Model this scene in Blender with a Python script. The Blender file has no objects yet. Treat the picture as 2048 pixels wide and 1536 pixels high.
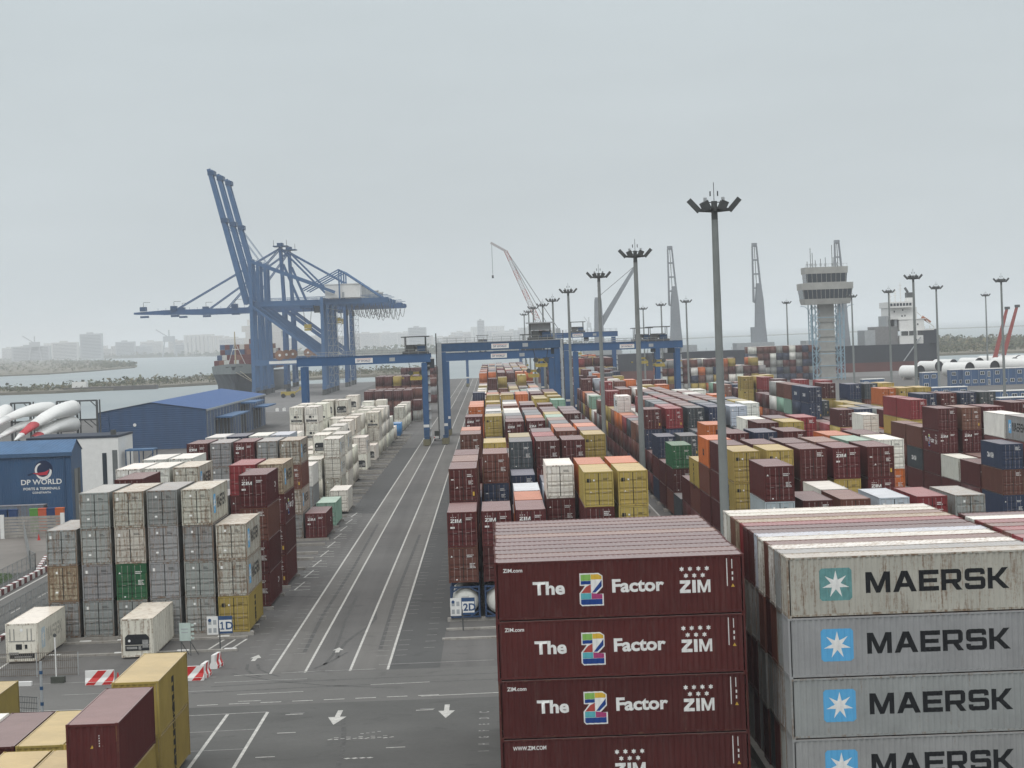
import bpy, bmesh, math, random
import numpy as np
from mathutils import Vector, Matrix
from mathutils.bvhtree import BVHTree

# ------------------------------------------------------------------ camera
sc = bpy.context.scene
C = sc.collection
CAM_H = 23.3
FPX = 5050.0; VPX = 982.0; VPY = 672.0; SLOPE = 0.036
def cam_axes():
    r = math.atan(SLOPE); c, s = math.cos(r), math.sin(r)
    dx, dy = VPX - 1024.0, VPY - 768.0
    xp = dx * c - dy * s; yp = dx * s + dy * c
    p = math.atan2(-yp, FPX); psi = math.atan2(-xp, math.hypot(FPX, yp))
    fh = Vector((math.sin(psi), math.cos(psi), 0)); rt = Vector((math.cos(psi), -math.sin(psi), 0)); up = Vector((0, 0, 1))
    fw = fh * math.cos(p) - up * math.sin(p); u = up * math.cos(p) + fh * math.sin(p)
    return rt * c - u * s, rt * s + u * c, fw
AX, AY, AF = cam_axes()
cam = bpy.data.cameras.new('camera'); cam.sensor_width = 36; cam.lens = FPX / 2048 * 36
cam.clip_start = 1; cam.clip_end = 90000
co = bpy.data.objects.new('camera', cam); C.objects.link(co)
M = Matrix((AX, AY, -AF)).transposed().to_4x4(); M.translation = Vector((0, 0, CAM_H)); co.matrix_world = M
sc.camera = co

# ------------------------------------------------------------------ sky, sun, exposure
SUN_EL, SUN_AZ = 52.0, 200.0
world = bpy.data.worlds.new('World'); sc.world = world; world.use_nodes = True
nt = world.node_tree; nt.nodes.clear()
def wn(t): return nt.nodes.new(t)
sky = wn('ShaderNodeTexSky'); sky.sky_type = 'NISHITA'; sky.sun_disc = False
sky.sun_elevation = math.radians(SUN_EL); sky.sun_rotation = math.radians(SUN_AZ); sky.air_density = 1.0; sky.dust_density = 6.0; sky.ozone_density = 1.0
hs = wn('ShaderNodeHueSaturation'); hs.inputs['Saturation'].default_value = 0.25
tc = wn('ShaderNodeTexCoord'); mp = wn('ShaderNodeMapping'); mp.inputs['Scale'].default_value = (1.0, 1.0, 4.5)
nz = wn('ShaderNodeTexNoise'); nz.inputs['Scale'].default_value = 2.6; nz.inputs['Detail'].default_value = 5; nz.inputs['Roughness'].default_value = 0.55
sep = wn('ShaderNodeSeparateXYZ')
gr = wn('ShaderNodeValToRGB')                       # overcast deck: brightest toward the zenith, as under a closed cloud layer
gr.color_ramp.elements[0].position = 0.0; gr.color_ramp.elements[0].color = (4.4, 4.8, 4.98, 1)
gr.color_ramp.elements[1].position = 0.14; gr.color_ramp.elements[1].color = (3.85, 4.3, 4.5, 1)
e = gr.color_ramp.elements.new(0.4); e.color = (6.6, 6.95, 7.15, 1)
e = gr.color_ramp.elements.new(1.0); e.color = (9.8, 10.0, 10.1, 1)
cl = wn('ShaderNodeMapRange'); cl.inputs['From Min'].default_value = 0.3; cl.inputs['From Max'].default_value = 0.7; cl.inputs['To Min'].default_value = 0.93; cl.inputs['To Max'].default_value = 1.07
mul = wn('ShaderNodeMix'); mul.data_type = 'RGBA'; mul.blend_type = 'MULTIPLY'; mul.inputs[0].default_value = 1.0
mx = wn('ShaderNodeMix'); mx.data_type = 'RGBA'; mx.inputs[0].default_value = 0.9
bg = wn('ShaderNodeBackground'); bg.inputs['Strength'].default_value = 0.11; wo = wn('ShaderNodeOutputWorld')
L = nt.links.new
L(sky.outputs[0], hs.inputs['Color']); L(tc.outputs['Generated'], mp.inputs[0]); L(mp.outputs[0], nz.inputs['Vector'])
L(tc.outputs['Generated'], sep.inputs[0]); L(sep.outputs['Z'], gr.inputs[0]); L(nz.outputs['Fac'], cl.inputs['Value'])
L(gr.outputs[0], mul.inputs[6]); L(cl.outputs[0], mul.inputs[7])
L(hs.outputs[0], mx.inputs[6]); L(mul.outputs[2], mx.inputs[7]); L(mx.outputs[2], bg.inputs[0]); L(bg.outputs[0], wo.inputs[0])
sl = bpy.data.lights.new('sun', 'SUN'); sl.energy = 0.6; sl.angle = math.radians(25); sl.color = (1, 0.97, 0.93)
so = bpy.data.objects.new('sun', sl); C.objects.link(so)
so.rotation_euler = (math.radians(90 - SUN_EL), 0, math.radians(180 - SUN_AZ)); so.location = (0, 0, 200)
sc.view_settings.view_transform = 'Standard'; sc.view_settings.look = 'None'; sc.view_settings.exposure = 0.45; sc.view_settings.gamma = 1
sc.cycles.volume_bounces = 1; sc.cycles.max_bounces = 5; sc.cycles.diffuse_bounces = 3; sc.cycles.transparent_max_bounces = 8
HAZE = 0.000125

R = random.Random(7)
PI = math.pi

# ------------------------------------------------------------------ materials
MATS = {}
def newmat(name):
    m = bpy.data.materials.new(name); m.use_nodes = True; n = m.node_tree; b = n.nodes['Principled BSDF']
    return m, n, b
def mat(name, col, rough=0.7, metal=0.0, var=0.12, scale=1.2, dirt=0.0, dirtcol=(0.12, 0.09, 0.06), bump=0.0, bscale=30):
    if name in MATS: return MATS[name]
    m, n, b = newmat(name); l = n.links.new
    tcn = n.nodes.new('ShaderNodeTexCoord'); no = n.nodes.new('ShaderNodeTexNoise'); no.inputs['Scale'].default_value = scale; no.inputs['Detail'].default_value = 6; no.inputs['Roughness'].default_value = 0.65
    l(tcn.outputs['Object'], no.inputs['Vector'])
    rp = n.nodes.new('ShaderNodeMapRange'); rp.inputs['From Min'].default_value = 0.3; rp.inputs['From Max'].default_value = 0.7; rp.inputs['To Min'].default_value = 1 - var; rp.inputs['To Max'].default_value = 1 + var
    l(no.outputs['Fac'], rp.inputs['Value'])
    mu = n.nodes.new('ShaderNodeMix'); mu.data_type = 'RGBA'; mu.blend_type = 'MULTIPLY'; mu.inputs[0].default_value = 1; mu.inputs[6].default_value = (*col, 1); l(rp.outputs[0], mu.inputs[7])
    out = mu.outputs[2]
    if dirt > 0:
        n2 = n.nodes.new('ShaderNodeTexNoise'); n2.inputs['Scale'].default_value = scale * 2.7; n2.inputs['Detail'].default_value = 8; n2.inputs['Roughness'].default_value = 0.75
        mpn = n.nodes.new('ShaderNodeMapping'); mpn.inputs['Scale'].default_value = (1, 1, 0.35); l(tcn.outputs['Object'], mpn.inputs[0]); l(mpn.outputs[0], n2.inputs['Vector'])
        r2 = n.nodes.new('ShaderNodeMapRange'); r2.inputs['From Min'].default_value = 0.62 - 0.2 * dirt; r2.inputs['From Max'].default_value = 0.72; r2.inputs['To Max'].default_value = min(1, 0.4 + dirt); l(n2.outputs['Fac'], r2.inputs['Value'])
        m2 = n.nodes.new('ShaderNodeMix'); m2.data_type = 'RGBA'; m2.inputs[7].default_value = (*dirtcol, 1); l(r2.outputs[0], m2.inputs[0]); l(out, m2.inputs[6]); out = m2.outputs[2]
    l(out, b.inputs['Base Color']); b.inputs['Roughness'].default_value = rough; b.inputs['Metallic'].default_value = metal; b.inputs['Specular IOR Level'].default_value = 0.2
    if bump > 0:
        n3 = n.nodes.new('ShaderNodeTexNoise'); n3.inputs['Scale'].default_value = bscale; n3.inputs['Detail'].default_value = 4; l(tcn.outputs['Object'], n3.inputs['Vector'])
        bp = n.nodes.new('ShaderNodeBump'); bp.inputs['Strength'].default_value = bump; bp.inputs['Distance'].default_value = 0.05; l(n3.outputs['Fac'], bp.inputs['Height']); l(bp.outputs[0], b.inputs['Normal'])
    MATS[name] = m; return m

def paint(name, attr=False, roof=False, rod=False, frame=False):
    """container paint: tint from the object's colour (alpha = how rusty), streaks, chalk and rust"""
    m, n, b = newmat(name); l = n.links.new; N = n.nodes.new
    if attr:
        a = N('ShaderNodeAttribute'); a.attribute_name = 'tint'; colo, alpha = a.outputs['Color'], a.outputs['Alpha']
    else:
        oi = N('ShaderNodeObjectInfo'); colo, alpha = oi.outputs['Color'], oi.outputs['Alpha']
    g = N('ShaderNodeNewGeometry'); t = N('ShaderNodeTexCoord')
    if attr: pos = g.outputs['Position']
    else:                                           # every container weathers in its own way
        ml = N('ShaderNodeMath'); ml.operation = 'MULTIPLY'; ml.inputs[1].default_value = 517.0; l(oi.outputs['Random'], ml.inputs[0]); va = N('ShaderNodeVectorMath'); va.operation = 'ADD'; l(g.outputs['Position'], va.inputs[0]); l(ml.outputs[0], va.inputs[1]); pos = va.outputs[0]
    n1 = N('ShaderNodeTexNoise'); n1.inputs['Scale'].default_value = 0.45; n1.inputs['Detail'].default_value = 7; n1.inputs['Roughness'].default_value = 0.7; l(pos, n1.inputs['Vector'])
    mpn = N('ShaderNodeMapping'); mpn.inputs['Scale'].default_value = (3.2, 3.2, 0.28) if not roof else (1.5, 1.5, 1.5); l(pos, mpn.inputs[0])
    n2 = N('ShaderNodeTexNoise'); n2.inputs['Scale'].default_value = 1.3; n2.inputs['Detail'].default_value = 6; n2.inputs['Roughness'].default_value = 0.75; l(mpn.outputs[0], n2.inputs['Vector'])
    r1 = N('ShaderNodeMapRange'); r1.inputs['From Min'].default_value = 0.3; r1.inputs['From Max'].default_value = 0.7; r1.inputs['To Min'].default_value = 0.86; r1.inputs['To Max'].default_value = 1.14; l(n1.outputs['Fac'], r1.inputs['Value'])
    base = colo
    if rod:
        mr = N('ShaderNodeMix'); mr.data_type = 'RGBA'; mr.inputs[0].default_value = 0.5; mr.inputs[7].default_value = (0.42, 0.36, 0.34, 1); l(base, mr.inputs[6]); base = mr.outputs[2]
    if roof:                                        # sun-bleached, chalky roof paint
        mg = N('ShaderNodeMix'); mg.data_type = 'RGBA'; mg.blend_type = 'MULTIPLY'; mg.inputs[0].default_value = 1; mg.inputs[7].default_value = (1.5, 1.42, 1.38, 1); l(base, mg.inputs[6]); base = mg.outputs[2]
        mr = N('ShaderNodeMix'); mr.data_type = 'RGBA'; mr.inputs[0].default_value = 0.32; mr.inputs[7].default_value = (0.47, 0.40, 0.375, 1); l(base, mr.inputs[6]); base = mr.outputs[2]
    mu = N('ShaderNodeMix'); mu.data_type = 'RGBA'; mu.blend_type = 'MULTIPLY'; mu.inputs[0].default_value = 1; l(base, mu.inputs[6]); l(r1.outputs[0], mu.inputs[7])
    # pale chalking in streaks
    r3 = N('ShaderNodeMapRange'); r3.inputs['From Min'].default_value = 0.5; r3.inputs['From Max'].default_value = 0.8; r3.inputs['To Max'].default_value = 0.07; l(n2.outputs['Fac'], r3.inputs['Value'])
    m3 = N('ShaderNodeMix'); m3.data_type = 'RGBA'; m3.inputs[7].default_value = (0.4, 0.37, 0.34, 1); l(r3.outputs[0], m3.inputs[0]); l(mu.outputs[2], m3.inputs[6])
    # rust: threshold falls with alpha
    mad = N('ShaderNodeMath'); mad.operation = 'MULTIPLY_ADD'; mad.inputs[1].default_value = 0.42; l(alpha, mad.inputs[0])
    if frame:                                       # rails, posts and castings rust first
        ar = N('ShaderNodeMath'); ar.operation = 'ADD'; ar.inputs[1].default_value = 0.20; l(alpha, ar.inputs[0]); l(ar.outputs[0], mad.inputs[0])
    l(n2.outputs['Fac'], mad.inputs[2])
    n4 = N('ShaderNodeTexNoise'); n4.inputs['Scale'].default_value = 5.5; n4.inputs['Detail'].default_value = 5; n4.inputs['Roughness'].default_value = 0.7; l(pos, n4.inputs['Vector'])
    ad = N('ShaderNodeMath'); ad.operation = 'MULTIPLY_ADD'; ad.inputs[1].default_value = 0.35; l(n4.outputs['Fac'], ad.inputs[0]); l(mad.outputs[0], ad.inputs[2])
    r4 = N('ShaderNodeMapRange'); r4.inputs['From Min'].default_value = 0.86; r4.inputs['From Max'].default_value = 1.02; r4.inputs['To Max'].default_value = 0.85; l(ad.outputs[0], r4.inputs['Value'])
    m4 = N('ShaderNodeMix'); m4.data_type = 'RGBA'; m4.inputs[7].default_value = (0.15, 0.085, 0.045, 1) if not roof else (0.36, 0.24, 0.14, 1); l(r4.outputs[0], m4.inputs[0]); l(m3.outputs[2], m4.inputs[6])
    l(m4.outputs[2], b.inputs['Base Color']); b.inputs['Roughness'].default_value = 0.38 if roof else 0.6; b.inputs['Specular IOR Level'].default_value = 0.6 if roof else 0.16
    MATS[name] = m; return m
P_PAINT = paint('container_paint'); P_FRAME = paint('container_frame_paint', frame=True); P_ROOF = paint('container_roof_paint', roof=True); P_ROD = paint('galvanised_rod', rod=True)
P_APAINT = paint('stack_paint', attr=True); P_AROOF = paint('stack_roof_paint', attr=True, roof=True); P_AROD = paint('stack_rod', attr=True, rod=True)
WHITE_T = mat('white_lettering', (0.72, 0.72, 0.70), 0.6, var=0.12, scale=3, dirt=0.15, dirtcol=(0.35, 0.28, 0.27))
BLACK_T = mat('black_lettering', (0.010, 0.011, 0.013), 0.55, var=0.2)

def asphalt(name, col, patch=0.16, fine=0.12, scale=0.05, crack=False, tyre=True):
    m, n, b = newmat(name); l = n.links.new; N = n.nodes.new
    g = N('ShaderNodeNewGeometry'); pos = g.outputs['Position']
    n1 = N('ShaderNodeTexNoise'); n1.inputs['Scale'].default_value = scale; n1.inputs['Detail'].default_value = 9; n1.inputs['Roughness'].default_value = 0.62; l(pos, n1.inputs['Vector'])
    n2 = N('ShaderNodeTexNoise'); n2.inputs['Scale'].default_value = 3.5; n2.inputs['Detail'].default_value = 8; n2.inputs['Roughness'].default_value = 0.8; l(pos, n2.inputs['Vector'])
    r1 = N('ShaderNodeMapRange'); r1.inputs['From Min'].default_value = 0.3; r1.inputs['From Max'].default_value = 0.7; r1.inputs['To Min'].default_value = 1 - patch; r1.inputs['To Max'].default_value = 1 + patch; l(n1.outputs['Fac'], r1.inputs['Value'])
    r2 = N('ShaderNodeMapRange'); r2.inputs['From Min'].default_value = 0.3; r2.inputs['From Max'].default_value = 0.7; r2.inputs['To Min'].default_value = 1 - fine; r2.inputs['To Max'].default_value = 1 + fine; l(n2.outputs['Fac'], r2.inputs['Value'])
    mm = N('ShaderNodeMath'); mm.operation = 'MULTIPLY'; l(r1.outputs[0], mm.inputs[0]); l(r2.outputs[0], mm.inputs[1])
    last = mm.outputs[0]
    if tyre:                                        # long darker wheel tracks along the lanes
        mp_ = N('ShaderNodeMapping'); mp_.inputs['Scale'].default_value = (0.75, 0.012, 1); l(pos, mp_.inputs[0])
        n3 = N('ShaderNodeTexNoise'); n3.inputs['Scale'].default_value = 1.0; n3.inputs['Detail'].default_value = 4; l(mp_.outputs[0], n3.inputs['Vector'])
        r3 = N('ShaderNodeMapRange'); r3.inputs['From Min'].default_value = 0.35; r3.inputs['From Max'].default_value = 0.65; r3.inputs['To Min'].default_value = 0.88; r3.inputs['To Max'].default_value = 1.08; l(n3.outputs['Fac'], r3.inputs['Value'])
        m5 = N('ShaderNodeMath'); m5.operation = 'MULTIPLY'; l(last, m5.inputs[0]); l(r3.outputs[0], m5.inputs[1]); last = m5.outputs[0]
    # oil and water stains
    n6 = N('ShaderNodeTexNoise'); n6.inputs['Scale'].default_value = 0.35; n6.inputs['Detail'].default_value = 7; n6.inputs['Roughness'].default_value = 0.7; n6.inputs['Distortion'].default_value = 0.6; l(pos, n6.inputs['Vector'])
    r6 = N('ShaderNodeMapRange'); r6.inputs['From Min'].default_value = 0.56; r6.inputs['From Max'].default_value = 0.7; r6.inputs['To Min'].default_value = 1; r6.inputs['To Max'].default_value = 0.72; l(n6.outputs['Fac'], r6.inputs['Value'])
    m6 = N('ShaderNodeMath'); m6.operation = 'MULTIPLY'; l(last, m6.inputs[0]); l(r6.outputs[0], m6.inputs[1]); last = m6.outputs[0]
    mu = N('ShaderNodeMix'); mu.data_type = 'RGBA'; mu.blend_type = 'MULTIPLY'; mu.inputs[0].default_value = 1; mu.inputs[6].default_value = (*col, 1); l(last, mu.inputs[7])
    l(mu.outputs[2], b.inputs['Base Color']); b.inputs['Roughness'].default_value = 0.85; b.inputs['Specular IOR Level'].default_value = 0.3
    bp = N('ShaderNodeBump'); bp.inputs['Strength'].default_value = 0.35; bp.inputs['Distance'].default_value = 0.02; l(n2.outputs['Fac'], bp.inputs['Height']); l(bp.outputs[0], b.inputs['Normal'])
    MATS[name] = m; return m

# ------------------------------------------------------------------ mesh helpers
class MB:
    def __init__(s): s.v = []; s.f = []; s.m = []; s.mats = []
    def mi(s, m):
        if m not in s.mats: s.mats.append(m)
        return s.mats.index(m)
    def add(s, vs, fs, m):
        o = len(s.v); s.v += [tuple(x) for x in vs]; k = s.mi(m)
        for f in fs: s.f.append(tuple(i + o for i in f)); s.m.append(k)
    def box(s, x0, x1, y0, y1, z0, z1, m):
        s.add([(x0, y0, z0), (x1, y0, z0), (x1, y1, z0), (x0, y1, z0), (x0, y0, z1), (x1, y0, z1), (x1, y1, z1), (x0, y1, z1)],
              [(0, 3, 2, 1), (4, 5, 6, 7), (0, 1, 5, 4), (1, 2, 6, 5), (2, 3, 7, 6), (3, 0, 4, 7)], m)
    def beam(s, p, q, w, h, m, up=(0, 0, 1), w2=None, h2=None):
        p, q = Vector(p), Vector(q); d = (q - p).normalized(); u = Vector(up)
        if abs(d.dot(u)) > 0.98: u = Vector((0, 1, 0))
        a = d.cross(u).normalized(); b = a.cross(d).normalized(); w2 = w2 or w; h2 = h2 or h
        vs = [p + a * sx * w / 2 + b * sz * h / 2 for sx, sz in ((-1, -1), (1, -1), (1, 1), (-1, 1))] + [q + a * sx * w2 / 2 + b * sz * h2 / 2 for sx, sz in ((-1, -1), (1, -1), (1, 1), (-1, 1))]
        s.add(vs, [(0, 3, 2, 1), (4, 5, 6, 7), (0, 1, 5, 4), (1, 2, 6, 5), (2, 3, 7, 6), (3, 0, 4, 7)], m)
    def tube(s, p, q, r, m, n=8, r2=None, cap=True):
        p, q = Vector(p), Vector(q); d = (q - p).normalized(); u = Vector((0, 0, 1))
        if abs(d.z) > 0.98: u = Vector((0, 1, 0))
        a = d.cross(u).normalized(); b = a.cross(d).normalized(); r2 = r if r2 is None else r2
        vs = [p + (a * math.cos(t) + b * math.sin(t)) * r for t in [2 * PI * i / n for i in range(n)]] + [q + (a * math.cos(t) + b * math.sin(t)) * r2 for t in [2 * PI * i / n for i in range(n)]]
        fs = [(i, (i + 1) % n, n + (i + 1) % n, n + i) for i in range(n)]
        if cap: fs += [tuple(range(n))[::-1], tuple(range(n, 2 * n))]
        s.add(vs, fs, m)
    def poly(s, pts, m): s.add(pts, [tuple(range(len(pts)))], m)
    def prism(s, pts, z0, z1, m):
        n = len(pts); s.add([(x, y, z0) for x, y in pts] + [(x, y, z1) for x, y in pts], [tuple(range(n))[::-1], tuple(range(n, 2 * n))] + [(i, (i + 1) % n, n + (i + 1) % n, n + i) for i in range(n)], m)
    def loft(s, rings, m, cap=True, closed=True):
        n = len(rings[0]); vs = [p for r in rings for p in r]; fs = []
        for k in range(len(rings) - 1):
            for i in range(n if closed else n - 1): fs.append((k * n + i, k * n + (i + 1) % n, (k + 1) * n + (i + 1) % n, (k + 1) * n + i))
        if cap: fs += [tuple(range(n))[::-1], tuple(range((len(rings) - 1) * n, len(rings) * n))]
        s.add(vs, fs, m)
    def mesh(s, name):
        me = bpy.data.meshes.new(name); me.from_pydata(s.v, [], s.f)
        for m in s.mats: me.materials.append(m)
        me.polygons.foreach_set('material_index', s.m); me.update(); return me
    def build(s, name, parent=None, smooth=False, loc=None):
        me = s.mesh(name)
        if smooth: me.shade_smooth()
        return link(name, me, parent, loc)
def link(name, me, parent=None, loc=None):
    o = bpy.data.objects.new(name, me); C.objects.link(o)
    if parent: o.parent = parent
    if loc: o.location = loc
    return o
def tag(o, label=None, cat=None, group=None, kind=None):
    if label: o['label'] = label
    if cat: o['category'] = cat
    if group: o['group'] = group
    if kind: o['kind'] = kind
    return o
def thing(name, label, cat, loc=(0, 0, 0), rz=0, group=None):
    o = bpy.data.objects.new(name, None); o.empty_display_size = 0.5; C.objects.link(o); o.location = loc; o.rotation_euler = (0, 0, rz)
    return tag(o, label, cat, group)
def tree_copy(o, parent=None):
    c = o.copy(); C.objects.link(c); c.parent = parent
    for ch in list(o.children): tree_copy(ch, c)
    return c
def sheet(name, pts, z, m, kind='structure'):
    b = MB(); b.poly([(x, y, z) for x, y in pts], m); return tag(b.build(name), kind=kind)

# flat lettering: 2-D filled outlines -> mesh in the XZ plane of a wall
def curve_mesh(cu):
    ob = bpy.data.objects.new('tmp', cu); C.objects.link(ob); dg = bpy.context.evaluated_depsgraph_get(); dg.update()
    me = bpy.data.meshes.new_from_object(ob.evaluated_get(dg)); bpy.data.objects.remove(ob); bm = bmesh.new(); bm.from_mesh(me); bpy.data.meshes.remove(me); return bm
def text_bm(s, h, bold=0.012, sx=1.0, sp=1.0):
    cu = bpy.data.curves.new('t', 'FONT'); cu.body = s; cu.size = 1.0; cu.offset = bold; cu.space_character = sp; cu.resolution_u = 3
    bm = curve_mesh(cu); bpy.data.curves.remove(cu)
    xs = [v.co.x for v in bm.verts]; ys = [v.co.y for v in bm.verts]; x0, y0, k = min(xs), min(ys), h / (max(ys) - min(ys))
    for v in bm.verts: v.co = Vector(((v.co.x - x0) * k * sx, (v.co.y - y0) * k, 0))
    return bm
def outline_bm(loops):
    cu = bpy.data.curves.new('o', 'CURVE'); cu.dimensions = '2D'; cu.fill_mode = 'BOTH'
    for lp in loops:
        sp = cu.splines.new('POLY'); sp.points.add(len(lp) - 1); sp.use_cyclic_u = True
        for p, (x, y) in zip(sp.points, lp): p.co = (x, y, 0, 1)
    bm = curve_mesh(cu); bpy.data.curves.remove(cu); return bm
GLY = {  # block capitals on a 10-high grid
 'M': (12.5, [[(0, 0), (2.4, 0), (2.4, 6.2), (5.2, 0), (7.3, 0), (10.1, 6.2), (10.1, 0), (12.5, 0), (12.5, 10), (9.4, 10), (6.25, 3.2), (3.1, 10), (0, 10)]]),
 'A': (12, [[(0, 0), (2.8, 0), (3.9, 2.3), (8.1, 2.3), (9.2, 0), (12, 0), (7.6, 10), (4.4, 10)], [(4.8, 4.2), (7.2, 4.2), (6, 7.2)]]),
 'E': (10, [[(0, 0), (10, 0), (10, 2.2), (2.4, 2.2), (2.4, 4), (9.2, 4), (9.2, 6), (2.4, 6), (2.4, 7.8), (10, 7.8), (10, 10), (0, 10)]]),
 'R': (10.6, [[(0, 0), (2.4, 0), (2.4, 3.2), (5.2, 3.2), (7.6, 0), (10.6, 0), (8, 3.3), (9.6, 3.9), (10.2, 5), (10.2, 8.4), (9.6, 9.5), (8.6, 10), (0, 10)], [(2.4, 5.2), (7.8, 5.2), (7.8, 8), (2.4, 8)]]),
 'S': (10.4, [[(0, 1.6), (.5, .5), (1.6, 0), (8.8, 0), (9.9, .5), (10.4, 1.6), (10.4, 4.4), (9.9, 5.5), (8.8, 6), (2.4, 6), (2.4, 7.9), (7.9, 7.9), (7.9, 7), (10.2, 7), (10.2, 8.4), (9.8, 9.5), (8.7, 10), (1.6, 10), (.5, 9.5), (0, 8.4), (0, 5.6), (.5, 4.5), (1.6, 4), (8, 4), (8, 2.1), (2.3, 2.1), (2.3, 3), (0, 3)]]),
 'K': (10.8, [[(0, 0), (2.4, 0), (2.4, 3.9), (3.6, 3.9), (7.6, 0), (10.8, 0), (5.7, 5), (10.4, 10), (7.3, 10), (3.6, 6), (2.4, 6), (2.4, 10), (0, 10)]]),
 'Z': (10.5, [[(0, 0), (10.5, 0), (10.5, 2.6), (4.6, 2.6), (10.3, 7.6), (10.3, 10), (.2, 10), (.2, 7.4), (5.6, 7.4), (0, 2.5)]]),
 'I': (3.4, [[(0, 0), (3.4, 0), (3.4, 10), (0, 10)]])}
def block_bm(s, h, gap=1.6):
    bm = bmesh.new(); x = 0
    for ch in s:
        w, lp = GLY[ch]; b = outline_bm(lp); me = bpy.data.meshes.new('g')
        for v in b.verts: v.co.x += x
        b.to_mesh(me); b.free(); bm.from_mesh(me); bpy.data.meshes.remove(me); x += w + gap
    for v in bm.verts: v.co *= h / 10.0
    return bm, (x - gap) * h / 10.0
def corr_bp(a0, a1, per):
    """break points and depths of the trapezoidal wall profile between a0 and a1 (0 = outer plane, 1 = trough)"""
    n = max(1, round((a1 - a0) / per)); p = (a1 - a0) / n; out = []
    for i in range(n):
        o = a0 + i * p; out += [(o, 0.0), (o + p * .26, 0.0), (o + p * .5, 1.0), (o + p * .76, 1.0)]
    out.append((a1, 0.0)); return out
def corr_d(bp, x):
    import bisect
    i = bisect.bisect_right([b[0] for b in bp], x) - 1; i = max(0, min(i, len(bp) - 2))
    (x0, d0), (x1, d1) = bp[i], bp[i + 1]; return d0 + (d1 - d0) * min(1, max(0, (x - x0) / (x1 - x0)))
def decal(bm, place, bp=None, depth=0.036):
    """lay a flat 2-D mesh on a corrugated wall: place(u, v, d) gives the 3-D point, u along the wall"""
    if bp and place(1, 0, 0)[0] < CW / 2: bp = [(CL - x, k) for x, k in bp][::-1]      # seen from the other side
    if bp:
        us = [v.co.x for v in bm.verts]; lo, hi = min(us), max(us)
        for x, _ in bp:
            if lo < x < hi: bmesh.ops.bisect_plane(bm, geom=bm.verts[:] + bm.edges[:] + bm.faces[:], plane_co=(x, 0, 0), plane_no=(1, 0, 0))
    for v in bm.verts: v.co = Vector(place(v.co.x, v.co.y, corr_d(bp, v.co.x) * depth if bp else 0.0))
    return bm
def shift(bm, x, y):
    for v in bm.verts: v.co.x += x; v.co.y += y
    return bm
def merge(bms_mats, name):
    me = bpy.data.meshes.new(name); bm = bmesh.new(); k = 0
    for b, m in bms_mats:
        t = bpy.data.meshes.new('t'); 
        for f in b.faces: f.material_index = k
        b.to_mesh(t); b.free(); bm.from_mesh(t); bpy.data.meshes.remove(t); me.materials.append(m); k += 1
    bm.to_mesh(me); bm.free(); return me
def rect_bm(x0, x1, y0, y1): return outline_bm([[(x0, y0), (x1, y0), (x1, y1), (x0, y1)]])
def star_bm(cx, cy, r, n=7, inner=0.42, rot=PI / 2):
    return outline_bm([[(cx + (r if i % 2 == 0 else r * inner) * math.cos(rot + i * PI / n), cy + (r if i % 2 == 0 else r * inner) * math.sin(rot + i * PI / n)) for i in range(2 * n)]])

# ------------------------------------------------------------------ container meshes (local: x across, y along from the door end, z up)
CW, CL, CH = 2.438, 12.192, 2.896
SIDE_BP = corr_bp(0.16, CL - 0.16, 0.278); END_BP = corr_bp(0.12, CW - 0.12, 0.31); ROOF_BP = corr_bp(0.2, CL - 0.2, 0.27)
def body_mesh(reefer=False):
    b = MB(); d = 0.036; x0, x1 = 0.03, CW - 0.03; z0, z1 = 0.14, CH - 0.09; m = P_PAINT
    for xx, sg in ((x0, 1), (x1, -1)):
        if reefer:
            b.add([(xx, .15, z0), (xx, CL - .15, z0), (xx, CL - .15, z1), (xx, .15, z1)], [(0, 1, 2, 3)], m)
        else:
            vs = []
            for y, k in SIDE_BP: vs += [(xx + sg * k * d, y, z0), (xx + sg * k * d, y, z1)]
            b.add(vs, [(2 * i, 2 * i + 2, 2 * i + 3, 2 * i + 1) for i in range(len(SIDE_BP) - 1)], m)
    vs = []
    for x, k in END_BP: vs += [(x, CL - .03 - k * d, z0), (x, CL - .03 - k * d, z1)]
    b.add(vs, [(2 * i, 2 * i + 2, 2 * i + 3, 2 * i + 1) for i in range(len(END_BP) - 1)], m)
    b.poly([(x0, .06, z0), (x1, .06, z0), (x1, CL - .06, z0), (x0, CL - .06, z0)], m)
    return b.mesh('container_body')
def roof_mesh(reefer=False):
    b = MB(); x0, x1 = 0.05, CW - 0.05; z = CH - 0.02; vs = []
    bp = [(0.05, 0), (CL - .05, 0)] if reefer else [(0.05, 0)] + ROOF_BP + [(CL - .05, 0)]
    for y, k in bp: vs += [(x0, y, z - .012), (x0 + .14, y, z - k * .028), (x1 - .14, y, z - k * .028), (x1, y, z - .012)]
    fs = []
    for i in range(len(bp) - 1):
        for j in range(3): a = 4 * i + j; fs.append((a, a + 1, a + 5, a + 4))
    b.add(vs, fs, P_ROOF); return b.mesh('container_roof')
def frame_mesh():
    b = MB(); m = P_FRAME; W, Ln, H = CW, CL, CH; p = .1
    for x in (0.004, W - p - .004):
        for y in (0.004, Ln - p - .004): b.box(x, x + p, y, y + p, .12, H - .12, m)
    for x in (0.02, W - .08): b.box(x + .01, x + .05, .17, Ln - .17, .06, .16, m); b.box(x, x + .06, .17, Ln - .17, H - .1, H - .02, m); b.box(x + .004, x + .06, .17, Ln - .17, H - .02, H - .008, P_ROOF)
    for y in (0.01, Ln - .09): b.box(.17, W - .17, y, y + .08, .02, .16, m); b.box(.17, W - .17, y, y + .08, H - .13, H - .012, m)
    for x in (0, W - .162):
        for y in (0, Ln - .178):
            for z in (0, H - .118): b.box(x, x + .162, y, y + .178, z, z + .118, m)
    return b.mesh('container_frame')
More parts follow.
